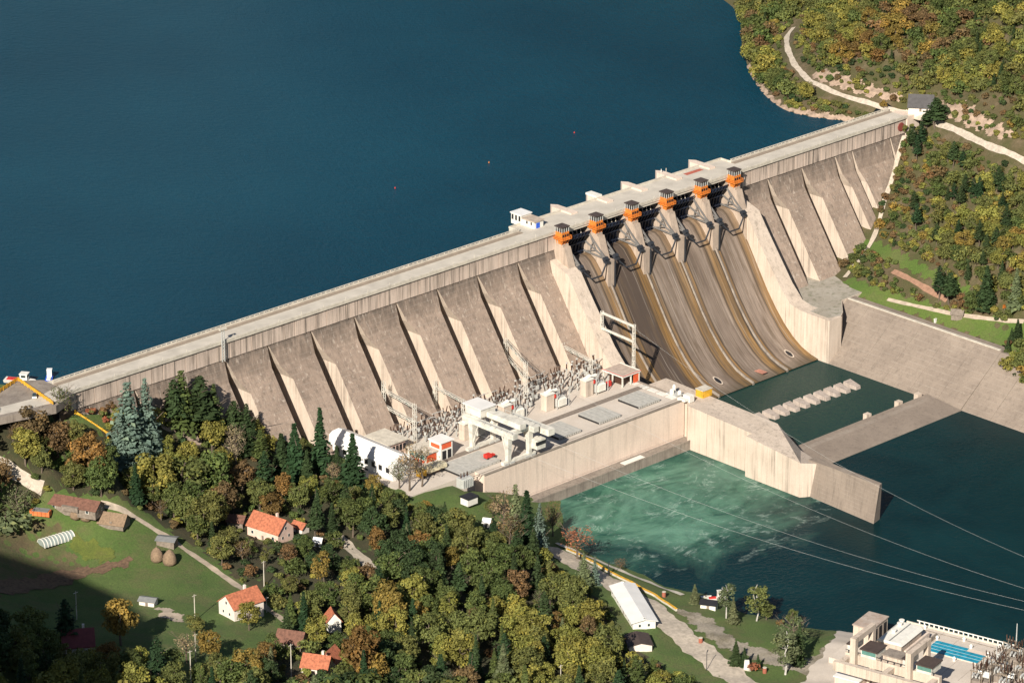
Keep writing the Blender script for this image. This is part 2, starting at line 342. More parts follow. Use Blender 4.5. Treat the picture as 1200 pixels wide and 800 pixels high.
# ------------------------------------------------------------------ water
def water(name, base, mixc=None, rough=.12, wave=(1.1, .25), kind=0):
    m, t, b = newmat(name); n = N(t)
    b.inputs['Roughness'].default_value = rough; b.inputs['IOR'].default_value = 1.333; b.inputs['Specular IOR Level'].default_value = .11
    if kind == 0:
        c = n.mix(n.ramp(n.noise(.006, detail=3), [(.35, 0.), (.7, 1.)]), base, mixc)
        h = n.noise(.42, n.pos((1.5, 1.0, 1)), detail=4, rough=.7); c = n.mix(n.ramp(h, [(.35, .30), (.65, 0.)]), c, (.001, .014, .03))
        t.links.new(n.bump(h, wave[0], wave[1]), b.inputs['Normal'])
    else:
        x, y, z = n.sep()
        # turbulent outflow below the power house: distance from the draft tubes
        dx = n.math('DIVIDE', n.math('SUBTRACT', x, -15.0), 75.0); dy = n.math('DIVIDE', n.math('SUBTRACT', y, -112.0), 62.0)
        d = n.math('SQRT', n.math('ADD', n.math('MULTIPLY', dx, dx), n.math('MULTIPLY', dy, dy)))
        wob = n.noise(.018, detail=5, rough=.6, dist=1.5)
        k = n.ramp(n.math('ADD', d, n.math('MULTIPLY', n.math('SUBTRACT', wob, .5), 1.6)), [(.35, 1.), (1.75, 0.)])
        n1 = n.noise(.05, n.pos((1, 1.6, 1)), detail=8, rough=.65, dist=2.5)
        g = n.mix(n.ramp(n1, [(.35, 0.), (.7, 1.)]), (.014, .066, .048), (.075, .19, .125))
        far = n.mix(n.ramp(n.noise(.02, detail=4, dist=1.), [(.3, 0.), (.7, 1.)]), (.0015, .015, .018), (.004, .027, .030))
        lf = n.ramp(n.noise(.022, n.pos((1, 1.3, 1)), detail=4, rough=.6, dist=2.), [(.4, 0.), (.72, .6)]); c = n.mix(k, far, n.mix(lf, g, (.17, .33, .24)))
        # foam filaments where two folds of the flow meet
        f = n.math('ABSOLUTE', n.math('SUBTRACT', n.noise(.035, n.pos((1, 1.3, 1)), detail=7, rough=.62, dist=3.), .5))
        fl = n.ramp(f, [(0., 1.), (.03, .25), (.07, 0.)]); br = n.ramp(n.noise(.07, detail=6, rough=.75), [(.5, 0.), (.72, .8)])
        wide = n.ramp(d, [(.9, .85), (2.4, .22), (3.2, 0.)])
        c = n.mix(n.math('MULTIPLY', n.math('MULTIPLY', fl, br), wide, True), c, (.55, .66, .58))
        h = n.noise(.5, n.pos((1, 1.4, 1)), detail=7, rough=.65, dist=.8)
        t.links.new(n.bump(h, wave[0], wave[1]), b.inputs['Normal'])
    t.links.new(c, b.inputs['Base Color']); return m
lake = MB(); 
X0 = [-4000, -206, 252, 4000]
lake.face([(-4000, 2, 63), (4000, 2, 63), (4000, 6000, 63), (-4000, 6000, 63)])
lake.build('lake', water('lake_water', (.0015, .036, .062), (.004, .052, .084), .3, (1.0, .8)), kind='structure')
rv = MB()
rv.face([(-3000, -4000, 0), (160, -4000, 0), (160, -131, 0), (-3000, -131, 0)])
rv.face([(-3000, -131, 0), (34.5, -131, 0), (34.5, -60, 0), (-3000, -60, 0)])
rv.build('river', water('river_water', None, None, .12, (.5, .3), 1), kind='structure')
bs = MB(); bs.face([(36, -131, .05), (160, -131, .05), (160, -30, .05), (36, -30, .05)])
bs.build('stilling_basin_water', water('basin_water', (.008, .030, .028), (.022, .055, .040), .10, (.5, .2)), kind='structure')
bd = MB(); bd.face([(-9000, -9000, -12), (9000, -9000, -12), (9000, 9000, -12), (-9000, 9000, -12)])
bd.build('river_bed', plain('river_bed', (.12, .10, .07), .95), kind='structure')
# ------------------------------------------------------------------ the dam
dam = thing('concrete_dam', 'long pale concrete buttress dam with a road on its crest holding back the blue lake', 'dam', (16, 0, 0), world=True)
def fy(z): return -3.2-.69*(52-z) if z < 52 else (-3.2+(z-52)/8.5*2.6)
XB = [-209, -201.4, -179.8, -158.2, -136.4, -115.2, -93.5, -71.4, -49.5, -27.8, -6.1, 16, 38]
XR = [141.5, 163, 184.4, 205.8, 216.8, 241.8, 252]
ZL = [60.5, 54, 46, 34, 6]
for XS in (XB, XR):
    for xa, xb in zip(XS[:-1], XS[1:]):
        if xa == 38: continue
        wd = xb-xa; W = 7.3 if wd > 20 else (6.0 if wd > 15 else 3.2)
        if xa == 216.8: W = 3.6
        if xa == 205.8: W = 5.2
        if xa == 141.5: W = 9.0
        b = MB(); zl = [60.5, 56.5, 52, 46.5, 34, 6]; xo_ = [.5, W*.30, W*.55, W, W, W]; D = [1, 4, 9, 13, 13, 13]
        L = [(xa+q, fy(z), z) for z, q in zip(zl, xo_)]; Rp = [(xb, fy(z), z) for z in zl]; yb = [fy(z)+13 for z in zl]; xi = [xa+q for q in xo_]
        for i in range(5):
            b.face([L[i+1], Rp[i+1], Rp[i], L[i]], 0)
            b.face([(xi[i+1], yb[i+1], zl[i+1]), L[i+1], L[i], (xi[i], yb[i], zl[i])], 1)
            b.face([Rp[i+1], (xb, yb[i+1], zl[i+1]), (xb, yb[i], zl[i]), Rp[i]], 1)
        b.face([L[0], Rp[0], (xb, yb[0], 60.5), (L[0][0], yb[0], 60.5)], 0)
        b.build('buttress', [MT['slope'], MT['clean']], dam)
MT['webdark'] = plain('slot_shade_concrete', (.07, .06, .055), .9)  # slot shade painted into the web wall's colour
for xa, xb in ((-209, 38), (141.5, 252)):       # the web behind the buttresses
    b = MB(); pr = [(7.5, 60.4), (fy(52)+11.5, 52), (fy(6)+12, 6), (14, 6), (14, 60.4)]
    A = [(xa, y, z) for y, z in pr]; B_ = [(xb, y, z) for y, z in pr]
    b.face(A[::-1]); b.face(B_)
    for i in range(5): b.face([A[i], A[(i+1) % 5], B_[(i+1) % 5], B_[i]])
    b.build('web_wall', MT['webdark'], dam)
# crest wall of single panels
pm = {}
for xa, xb in ((-209, 38), (141.5, 252)):
    MB().box(xa, xb, -.75, 8.5, 60.4, 67.3).build('crest_wall', MT['crest'], dam)
    n = round((xb-xa)/5.4); d = (xb-xa)/n
    for i in range(n):
        a = xa+i*d; k = (round(d, 3), i % 3)
        if k not in pm: pm[k] = MB().box(.14+.05*(i % 3), d-.12, -1.0-.06*(i % 3), -.75, 60.55, 67.0).mesh('crest_panel', MT['crest'])
        o = link('crest_panel', pm[k], dam); o.location = (a, 0, 0)
    for i in range(1, n, 4): MB().box(xa+i*d-.22, xa+i*d+.1, -1.25, -.8, 60.5, 67.2).build('rib', MT['ledge'], dam)
# deck, road, kerbs, parapets
MB().box(-209, 252, -1.7, 9.6, 67.3, 68).build('road_deck', MT['kerb'], dam)
MB().box(27, 151, 9.6, 15.2, 66.6, 68).build('road_deck', MT['kerb'], dam)
MB().box(-209, 252, -1.2, 6.6, 68, 68.006).build('road_surface', MT['road'], dam)
MB().box(27, 151, 6.6, 14.8, 68, 68.006).build('road_surface', MT['road'], dam)
fpm = plain('footpath_slabs', (.27, .215, .165), .9, var=.2, sc=.8)
MB().box(-209, 27, 6.9, 9.1, 68, 68.18).build('footpath', fpm, dam); MB().box(151, 252, 6.9, 9.1, 68, 68.18).build('footpath', fpm, dam)
MB().box(-209, 252, -1.75, -1.1, 68, 68.75).build('downstream_parapet', MT['kerb'], dam)
MB().box(-209, 27, 9.1, 9.6, 68.0, 68.95).box(151, 252, 9.1, 9.6, 68.0, 68.95).box(27, 151, 14.8, 15.2, 68.0, 68.8).box(26.8, 27.1, 9.2, 15.2, 68, 68.8).box(150.9, 151.2, 9.2, 15.2, 68, 68.8).build('upstream_parapet', MT['kerb'], dam)
post = MB().box(-.2, .2, 9.16, 9.56, 68.95, 69.35).mesh('railing_post', MT['kerb'])
MB().box(-209, 27, 9.15, 9.55, 69.35, 69.55).build('railing', MT['kerb'], dam); MB().box(151, 252, 9.15, 9.55, 69.35, 69.55).build('railing', MT['kerb'], dam)
X = -208.5
while X < 252:
    if not 26.5 < X < 151: o = link('railing_post', post, dam); o.location = (X, 0, 0)
    X += 2.4
lp_ = MB().tube((0, -1.4, 68.7), (0, -1.4, 69.8), .09, n=5).mesh('marker_post', MT['kerb'])
for X in np.arange(-200, 250, 11.3): o = link('marker_post', lp_, dam); o.location = (float(X), 0, 0)
MB().box(126, 136, 10.6, 13.0, 68.01, 68.03).build('red_mat', plain('red_sheeting', (.42, .11, .07), .8), dam)
# ------------------------------------------------------------------ spillway
PX = [38.7, 58.0, 78.6, 99.0, 119.6, 139.6]
CH = [(0.5, 54.2), (-2.5, 54.0), (-5, 52.6), (-8, 49.2), (-12, 43.6), (-16, 37.4), (-20, 31.0), (-25, 23.3), (-30, 16.6), (-35, 11.0), (-40, 6.6), (-45, 3.4), (-50, 1.5), (-54.5, .5), (-56, -3), (0.5, -3)]
def chute_mat():
    m, t, b = newmat('spillway_concrete'); n = N(t); x, y, z = n.sep()
    wob = n.math('MULTIPLY', n.math('SUBTRACT', n.noise(1, n.pos((.35, .02, .02)), detail=4), .5), 1.6)
    u = n.math('FRACT', n.math('DIVIDE', n.math('SUBTRACT', n.math('ADD', x, wob), 38.7), 20.18))
    base = n.mix(n.ramp(n.noise(1, n.pos((.12, .03, .03)), detail=6), [(.35, 0.), (.65, 1.)]), (.17, .125, .095), (.37, .29, .23))
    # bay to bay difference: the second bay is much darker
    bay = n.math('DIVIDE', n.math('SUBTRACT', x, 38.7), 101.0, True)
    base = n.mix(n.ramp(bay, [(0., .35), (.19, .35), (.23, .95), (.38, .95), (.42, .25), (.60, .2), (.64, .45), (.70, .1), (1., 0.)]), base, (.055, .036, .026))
    gold = n.mix(n.ramp(n.noise(1, n.pos((1.5, .05, .05)), detail=4), [(.3, 0.), (.7, 1.)]), (.10, .055, .014), (.36, .19, .045))
    gm = n.ramp(u, [(0., .9), (.05, .55), (.10, .9), (.145, .05), (.22, 0.), (.66, 0.), (.76, .75), (.93, .95), (1., .9)])
    low = n.ramp(n.math('DIVIDE', z, 56.0, True), [(0., 1.), (.75, .85), (.97, .5)])
    c = n.mix(n.math('MULTIPLY', gm, low, True), base, gold)
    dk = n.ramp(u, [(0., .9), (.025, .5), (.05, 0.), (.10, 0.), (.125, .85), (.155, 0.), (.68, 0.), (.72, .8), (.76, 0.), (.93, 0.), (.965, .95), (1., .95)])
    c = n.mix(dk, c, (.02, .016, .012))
    s = n.noise(1, n.pos((2.6, .03, .03)), detail=5, rough=.7)
    c = n.mix(n.ramp(s, [(.42, 0.), (.7, .7)]), c, (.05, .038, .03)); s3 = n.noise(1, n.pos((.5, .05, .03)), detail=7, rough=.75); c = n.mix(n.ramp(s3, [(.5, 0.), (.62, .7)]), c, (.10, .068, .042))
    s2 = n.noise(1, n.pos((1.3, .02, .02)), detail=3)
    c = n.mix(n.ramp(s2, [(.58, 0.), (.74, .4)]), c, (.58, .50, .42))
    wet = n.ramp(n.math('DIVIDE', z, 4.0, True), [(0., .8), (.5, 0.)]); c = n.mix(wet, c, (.05, .04, .02))
    t.links.new(c, b.inputs['Base Color']); b.inputs['Roughness'].default_value = .75
    t.links.new(n.bump(s, .3, .06), b.inputs['Normal']); return m
MT['chute'] = chute_mat()
dark_wall = concrete('dark_stained_concrete', (.10, .075, .05), (.05, .038, .028), (.6))
for i in range(5):
    xa, xb = PX[i], PX[i+1]; b = MB(); q = CH[:-2]
    A = [(xa, y, z) for y, z in q]; B_ = [(xb, y, z) for y, z in q]
    for k in range(len(q)-1): b.face([A[k+1], B_[k+1], B_[k], A[k]])
    b.face([(xa, .5, -3), (xa, -56, -3)]+[(xa, y, z) for y, z in q[::-1][1:]]); b.face([(xb, .5, -3)]+[(xb, y, z) for y, z in q]+[(xb, -56, -3)])
    b.build('spillway_chute', MT['chute'], dam)
for i in range(1, 5):                                  # low dividing walls between the bays
    b = MB(); x = PX[i]
    for k in range(4, len(CH)-3):
        (y0, z0), (y1, z1) = CH[k], CH[k+1]; h = .9
        b.hexa([(x-.55, y1, z1-.5), (x+.55, y1, z1-.5), (x+.55, y0, z0-.5), (x-.55, y0, z0-.5)], [(x-.22, y1, z1+h), (x+.22, y1, z1+h), (x+.22, y0, z0+h), (x-.22, y0, z0+h)])
    b.build('dividing_wall', MT['ledge'], dam)
for i, xo in ((2, 86), (4, 129)):                       # sluice mouths low in the chutes
    b = MB(); 
    for k in range(14):
        a = 2*math.pi*k/14; a2 = 2*math.pi*(k+1)/14
        f = lambda a, r: (xo+r*1.5*math.cos(a), -46.5+r*2.7*math.sin(a), 2.95+r*1.25*math.sin(a)*.8+.35)
        b.face([f(a, .72), f(a, 1), f(a2, 1), f(a2, .72)], 0); b.face([f(a, 0), f(a, .72), f(a2, .72)], 1)
    b.build('sluice_mouth', [MT['clean'], MT['dark']], dam)
MB().box(106.3, 109.3, -52.5, -46.3, 2.2, 2.3).build('red_marking', plain('faded_red_paint', (.45, .2, .14), .9), dam)
def pier_mesh(x, wl, wr, end):
    b = MB(); h = 1.75
    # deep body down into the chute, nose at y=-12
    b.hexa([(x-wl, -13, 34), (x+wr, -13, 34), (x+wr, 9, 34), (x-wl, 9, 34)], [(x-wl, -12.2, 53.5), (x+wr, -12.2, 53.5), (x+wr, 9, 53.5), (x-wl, 9, 53.5)])
    b.hexa([(x-wl, -9.6, 53.5), (x+wr, -9.6, 53.5), (x+wr, 9, 53.5), (x-wl, 9, 53.5)], [(x-wl*.9, -6.6, 62.6), (x+wr*.9, -6.6, 62.6), (x+wr*.9, 9, 62.6), (x-wl*.9, 9, 62.6)])
    b.hexa([(x-wl*.9, -3.2, 62.6), (x+wr*.9, -3.2, 62.6), (x+wr*.9, 9, 62.6), (x-wl*.9, 9, 62.6)], [(x-wl*.9, -2.0, 67.2), (x+wr*.9, -2.0, 67.2), (x+wr*.9, 9, 67.2), (x-wl*.9, 9, 67.2)])
    return b
for i, x in enumerate(PX):
    o = pier_mesh(x, 1.9, 1.9, 0).build('gate_pier', MT['pier'], dam)
    if 0 < i < 5: MB().box(x+1.15, x+1.95, -13.15, -12.9, 34.5, 53.2).build('steel_edge', MT['dsteel'], o)
# outer training walls of the spillway: sloping crown, following the chute
def train(x0, x1, h, yend, pts):
    b = MB()
    for k in range(len(pts)-1):
        (y0, z0), (y1, z1) = pts[k], pts[k+1]
        b.hexa([(x0, y1, -3), (x1, y1, -3), (x1, y0, -3), (x0, y0, -3)], [(x0, y1, z1), (x1, y1, z1), (x1, y0, z0), (x0, y0, z0)])
    return b
tw = [(-2, 57), (-12.2, 53.5), (-16, 48), (-20, 42.5), (-26, 34.5), (-32, 26.5), (-38, 20.5), (-43, 19.2), (-50, 19.0), (-55.5, 19.0), (-60, 19.0)]
train(33.5, 40.6, 0, 0, tw[:8]).build('training_wall', MT['clean'], dam)
train(138.4, 146.0, 0, 0, tw).build('training_wall', MT['clean'], dam)
# bridge girders and dark bay under the road
for i in range(5):
    MB().box(PX[i]+1.7, PX[i+1]-1.7, -1.4, -.5, 66.3, 67.3).build('bridge_girder', MT['kerb'], dam)
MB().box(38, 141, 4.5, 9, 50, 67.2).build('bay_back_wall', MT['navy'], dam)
for i, x in enumerate(PX):                               # upstream cutwaters
    big = i == 0
    b = MB(); x0, x1 = x-1.8, x+1.8
    b.prism([(x0, 9), (x1, 9), (x1, 20.5), (x, 23), (x0, 20.5)], 45, 68.7 if not big else 67.0)
    b.build('upstream_cutwater', MT['wall'], dam)
MB().box(76.9, 80.2, 15.3, 21.6, 68.7, 69.5).build('white_deck_box', MT['white'], dam)
# right abutment block and its end wall, round red drain cover
MB().box(252, 260, -1.7, 7, 56, 67.9).build('abutment', MT['wall'], dam)
b = MB(); b.tube((248.5, -1.35, 64), (248.5, -1.05, 64), 2.0, n=16); b.build('round_red_shield', plain('rust_red', (.22, .05, .04), .7), dam)
# ------------------------------------------------------------------ radial gates
AR = 13.2
def gate():
    t = thing('radial_gate', 'x', 'gate', (0, 0, 0)); hw = 7.6; Tz = 54.6; Ty = -11.6
    b = MB(); k = 8; az = [math.radians(-4+i*52/k) for i in range(k+1)]
    for i in range(k):
        p = [(Ty+AR*math.cos(a), Tz+AR*math.sin(a)) for a in (az[i], az[i+1])]
        q = [(Ty+(AR+.35)*math.cos(a), Tz+(AR+.35)*math.sin(a)) for a in (az[i], az[i+1])]
        b.hexa([(-hw, p[0][0], p[0][1]), (hw, p[0][0], p[0][1]), (hw, q[0][0], q[0][1]), (-hw, q[0][0], q[0][1])],
               [(-hw, p[1][0], p[1][1]), (hw, p[1][0], p[1][1]), (hw, q[1][0], q[1][1]), (-hw, q[1][0], q[1][1])])
    b.build('skin_plate', MT['navy'], t)
    r = MB()
    for i in range(1, 8):
        X = -hw+i*2*hw/8
        for j in range(k):
            r.beam((X, Ty+(AR-.3)*math.cos(az[j]), Tz+(AR-.3)*math.sin(az[j])), (X, Ty+(AR-.3)*math.cos(az[j+1]), Tz+(AR-.3)*math.sin(az[j+1])), .18, .5)
    for a in (az[1], az[4], az[7]): r.beam((-hw, Ty+(AR-.5)*math.cos(a), Tz+(AR-.5)*math.sin(a)), (hw, Ty+(AR-.5)*math.cos(a), Tz+(AR-.5)*math.sin(a)), .4, .5)
    r.build('stiffener_grid', MT['navy'], t)
    for sx in (-1, 1):
        X = sx*(hw-.5)
        for a in (az[7], az[4], az[1]):
            MB().beam((X, Ty, Tz), (X, Ty+(AR-.6)*math.cos(a), Tz+(AR-.6)*math.sin(a)), .5, .55).build('arm', MT['armsteel'], t)
        r = MB(); f = lambda a, q: (X, Ty+q*math.cos(a), Tz+q*math.sin(a))
        r.beam(f(az[7], 9), f(az[4], 9), .35); r.beam(f(az[4], 9), f(az[1], 9), .35); r.beam(f(az[7], 12), f(az[4], 6), .3); r.beam(f(az[1], 12), f(az[4], 6), .3)
        r.build('arm_bracing', MT['armsteel'], t)
        MB().tube((X-1.0, Ty, Tz), (X+1.0, Ty, Tz), .95, n=10).box(X-.9, X+.9, Ty-1.6, Ty+.4, Tz-1.5, Tz-.6).build('trunnion', MT['dsteel'], t)
    r = MB(); r.beam((7.0, Ty-.8, Tz-1.2), (2.8, Ty-2.0, Tz-5.6), .5); r.beam((2.8, Ty-2.0, Tz-5.6), (-2.8, Ty-2.0, Tz-5.6), .5); r.beam((-2.8, Ty-2.0, Tz-5.6), (-7.0, Ty-.8, Tz-1.2), .5)
    r.build('dark_bar', MT['dsteel'], t)  # dark bent bar across the bay below the trunnions
    l = MB()
    for i in range(6):
        X = -hw+1.2+i*2.3; l.beam((X, .2, 62.0), (X+.1, 1.5, 66.2), .22, .3)
    l.beam((-hw, 0, 65.9), (hw, 0, 65.9), .25)
    l.build('lifting_frame', MT['kerb'], t)
    return reg(t)
names = ['in the leftmost bay', 'second from the left', 'in the middle bay', 'second from the right', 'in the rightmost bay']
g0 = gate()
for i in range(5):
    xm = (PX[i]+PX[i+1])/2; g = g0 if i == 0 else copy_tree(g0, (xm, 0, 0))
    g.location = (xm, 0, 0); g['label'] = 'dark radial spillway gate with pale arms, '+names[i]; g['group'] = 'radial gates in the spillway bays'
# ------------------------------------------------------------------ orange winch cabins
def cabin():
    t = thing('winch_cabin', 'x', 'cabin', (0, 0, 0)); o = MT['orange']
    MB().box(-1.9, 1.9, -1.9, 1.9, 2.0, 4.4).build('cabin_body', o, t)
    gl_ = MB(); 
    for u in (-1.2, 0, 1.2): gl_.box(u-.42, u+.42, -1.97, -1.9, 2.7, 3.6)
    gl_.build('window', MT['dark'], t)
    pq = MB().box(-.12, .12, -.12, .12, 4.4, 6.2).mesh('post', MT['steel'])
    for x in (-1.8, -.6, .6, 1.8):
        for y in (-1.8, -.6, .6, 1.8):
            if abs(x) > 1 or abs(y) > 1: o_ = link('post', pq, t); o_.location = (x, y, 0)
    MB().box(-1.5, 1.5, -1.5, 1.5, 4.4, 5.9).build('glazing', MT['dark'], t)
    MB().box(-2.15, 2.15, -2.15, 2.15, 6.2, 6.5).build('cabin_roof', MT['darkroof'], t)
    b = MB().box(-2.5, 2.5, -2.9, 2.2, 1.7, 1.95)
    b.build('gallery_floor', o, t)
    r = MB()
    for z in (2.45, 2.95): r.beam((-2.45, -2.85, z), (2.45, -2.85, z), .12).beam((2.45, -2.85, z), (2.45, 2.1, z), .12).beam((-2.45, -2.85, z), (-2.45, 2.1, z), .12)
    for x in (-2.45, -1.2, 0, 1.2, 2.45): r.beam((x, -2.85, 1.9), (x, -2.85, 2.95), .12)
    for y in (-1.2, .5, 2.1): r.beam((-2.45, y, 1.9), (-2.45, y, 2.95), .12)
    r.build('railing', o, t)
    s = MB()
    for x, y in ((-1.9, -2.3), (1.9, -2.3), (0, -2.3), (-1.9, 1.6), (1.9, 1.6)): s.beam((x, y, 1.7), (x*.8, y*.6, -.2), .25)
    s.box(-1.5, 1.5, -1.2, 1.5, -.2, 1.7)
    s.build('bracket', o, t); return reg(t)
c0 = cabin(); cn = ['leftmost one', 'second from left', 'third from left', 'third from right', 'second from right', 'rightmost one']
for i, x in enumerate(PX):
    c = c0 if i == 0 else copy_tree(c0, (0, 0, 0)); c.location = (x, -3.4, 63.6); c.scale = (1.05, 1.05, 1.15); c['label'] = 'orange winch cabin with dark flat roof on a pier, '+cn[i]; c['group'] = 'orange winch cabins on the spillway piers'
    b_ = MB().box(x-1.6, x+1.6, -5.6, -1.9, 62.4, 63.5).build('cabin_plinth', MT['pier'], dam)
# ------------------------------------------------------------------ power house and its deck
ph = thing('power_house', 'long concrete power house block with bare pink river wall below the dam', 'power house', (-20, -78, 0), world=True)
MB().box(-75.5, 33, -78, -60, -8, 18.9).build('wall', MT['wall'], ph)
xs = [-75.5, -52, -20.5, 1.5, 17, 33]
for a, b_ in zip(xs[:-1], xs[1:]): MB().box(a+.06, b_-.06, -78.18, -78, 4.2, 18.7).build('wall_panel', MT['wall'], ph)
MB().box(-75.5, 34.2, -60, -6, -8, 18.9).box(-108, -75.5, -73, -16, 5, 18.85).build('deck_slab', MT['deck'], ph)
MB().box(-75.5, 33, -78.3, -60.2, 18.9, 19.0).build('roof_slab', MT['deck'], ph)
MB().box(-75.5, 33, -78.45, -77.95, 19.0, 19.45).box(33, 33.6, -78.4, -50, 18.6, 19.45).build('parapet', MT['ledge'], ph)
MB().box(-56, 33.5, -83.5, -78.1, -6, 3.4).build('tailrace_ledge', MT['ledge'], ph)
MB().box(-56, 33.5, -83.6, -83.2, 3.4, 4.1).build('ledge_kerb', MT['ledge'], ph)
MB().box(-4, 7, -82.6, -79.5, 3.4, 3.6).build('ledge_plate', MT['white'], ph)
for k, y in enumerate((-57.4, -56.2, -75.9, -77.2)): MB().box(-83, 33, y-.12, y+.12, 18.98, 19.14).build('rail', MT['ledge'], ph)
MB().box(-83, 33, -58.3, -55.4, 18.96, 19.01).build('rail_bed', plain('rail_bed_concrete', (.20, .16, .13), .9), ph)
for X in (30.5, 27, 23): pass
for y in (-52, -57.5, -62.5, -67.5, -72.5): MB().box(30.0, 32.6, y-2, y+2, 19.0, 19.12).build('light_slab', MT['white'], ph)
plank = MB().box(-.58, .58, -6, 6, 0, .12).mesh('plank', MT['hatch'])
def hatch(x0, y0, z, wx, wy, label):
    t = thing('roof_hatch', label, 'hatch', (x0+wx/2, y0+wy/2, z), group='grey hatch covers on the power house deck')
    MB().box(-wx/2+.3, wx/2-.3, -wy/2+.3, wy/2-.3, 0, 1.0).build('hatch_frame', MT['dark'], t)
    n = 10; d = wx/n
    for i in range(n):
        o = link('cover_plank', plank, t); o.location = (-wx/2+d*(i+.5), 0, 1.0+.04*(i % 2)); o.scale = (d/1.2, wy/12, 1)
    for i in range(n): o = MB().box(-wx/2+d*i+.1, -wx/2+d*(i+1)-.35, -wy/2+.05, -wy/2+.3, .25, .95).build('edge_block', MT['hatch'], t)
    return t
hatch(-31.5, -73.5, 19.0, 12.2, 12, 'grey planked hatch cover on the deck, nearest the white gantry crane on its right')
hatch(-9.4, -73.3, 19.0, 12, 12.3, 'grey planked hatch cover on the deck, middle one of the row of three')
hatch(13, -72.8, 19.0, 12, 12.2, 'grey planked hatch cover on the deck, farthest right beside the spillway wall')
hatch(-83, -73.0, 18.9, 21, 12.2, 'wide grey hatch cover to the left of the white gantry crane')
# ------------------------------------------------------------------ guide wall between tailrace and stilling basin
gw = thing('guide_wall', 'tall stained concrete guide wall stepping down from the power house into the river', 'wall', (38, -120, 0), world=True)
b = MB(); b.prism([(33.6, -79), (31.0, -82), (31.0, -116.5), (45.5, -116.5), (45.5, -56), (33.6, -56)], -6, [18.2, 18.2, 16.8, 16.8, 18.4, 18.4]); b.build('wall_section', MT['clean'], gw)
b = MB(); b.prism([(27.4, -116.5), (27.4, -145.0), (34.5, -149.5), (45.3, -129), (45.3, -116.5)], -6, [16.9, 14.2, 13.2, 9.5, 16.9]); b.build('wall_section', [MT['clean']], gw)
b = MB()
b.hexa([(28.5, -181, -4), (34.2, -179.5, -4), (38.5, -146, -4), (30.3, -146, -4)], [(31.5, -181.3, 15.2), (33.6, -180.6, 15.2), (37, -144, 13.8), (33.0, -144, 13.8)]); b.build('wall_section', MT['slope_r'], gw)
MB().box(34.0, 45.6, -116, -60, 16.75, 17.0).build('cap', MT['ledge'], gw) if False else None
MB().box(31.2, 33.2, -80, -76, 19, 20.0).box(33.5, 36, -80.6, -77, 18.3, 21).build('end_post', MT['white'], gw)
bx = thing('orange_box', 'small pale orange kiosk on the end of the guide wall', 'kiosk', (44.0, -78.2, 17.8)); MB().box(-2.6, 2.6, -2, 2, 0, 3.0).build('body', MT['yellow'], bx); MB().box(-2.8, 2.8, -2.2, 2.2, 3.0, 3.25).build('roof', MT['kerb'], bx)
wb = thing('white_cylinder_unit', 'white machine with three round tanks on the corner of the power house deck', 'machine', (34.5, -71, 18.9))
for k, (dx, dy, r, h) in enumerate(((-1.2, 0, .9, 2.6), (.9, -2.2, .8, 2.0), (1.4, 1.3, .7, 3.4))): MB().lathe((dx, dy, 0), [(r, 0), (r, h*.8), (r*.55, h)], 10).build('tank', MT['white'], wb)
MB().box(-2.2, 2.2, -3.2, 2.4, 0, .6).build('base', MT['steel'], wb)
# ------------------------------------------------------------------ stilling basin
sl_ = thing('basin_bank_slab', 'wide sloping concrete bank on the right side of the stilling basin', 'embankment', (150, -110, 0), world=True)
X = -45.5; k = 0
bounds = [-45.5, -60, -74.5, -89, -103.5, -118, -131]
for a, c in zip(bounds[:-1], bounds[1:]):
    b = MB(); b.hexa([(138, c+.05, -4), (168, c+.05, -4), (168, a-.05, -4), (138, a-.05, -4)], [(138+.2, c+.05, 0), (168, c+.05, 19), (168, a-.05, 19), (138+.2, a-.05, 0)])
    b = MB(); A = [(137.8, -4), (137.8, -.5), (163.5, 19), (168, 19), (168, -4)]
    p0 = [(x, a-.04, z) for x, z in A]; p1 = [(x, c+.04, z) for x, z in A]; b.face(p0); b.face(p1[::-1])
    for i in range(5): b.face([p0[i], p1[i], p1[(i+1) % 5], p0[(i+1) % 5]])
    b.build('slab', MT['slope_r'], sl_)
bounds = [-131, -146, -161, -176, -215]
for i0, (a, c) in enumerate(zip(bounds[:-1], bounds[1:])):
    b = MB(); top = 14 if i0 else 16; A = [(138.5, -4), (138.5, -.5), (138.5+top*1.35, top), (165, top), (165, -4)]
    if i0 == 0: A[2] = (163.0, 18.6); A[3] = (165, 18.6)
    p0 = [(x, a-.04, z) for x, z in A]; p1 = [(x, c+.04, z) for x, z in [(q[0], q[1]) for q in A]]; b.face(p0); b.face(p1[::-1])
    for i in range(5): b.face([p0[i], p1[i], p1[(i+1) % 5], p0[(i+1) % 5]])
    b.build('slab', MT['slope_r'], sl_)
MB().box(163.2, 164.4, -130, -48, 18.9, 19.3).build('edge_beam', MT['kerb'], sl_)
bl = thing('concrete_platform', 'pale concrete platform with rounded corner and weeds at the foot of the right buttresses', 'platform', (150, -40, 0), world=True)
pp = [(138.6, -57.5), (137.9, -44), (146, -30), (146, -14), (215, -14), (209, -28), (190, -34), (177, -46.5), (164, -46.8), (160, -46.8)]
pp = [(140, -58), (146, -59.5), (150, -57), (160, -47.5), (168, -47.5), (178, -47), (190, -38), (212, -22), (205, -10), (142, -10)]
MB().prism(pp, -3, 19.05).build('platform_body', [MT['clean'], MT['deck']], bl)
b = MB(); b.prism([(p[0]*.985+2.4, p[1]*.985-.4) for p in pp], 19.05, 19.09); b.build('platform_top', concrete('weedy_deck', (.42, .38, .32), (.33, .29, .23), stain=.25, moss=.5), bl)
sill = thing('end_sill', 'broad sloping concrete sill separating the stilling basin from the river', 'weir', (90, -120, 0), world=True)
n = 7; d = (139-44)/n
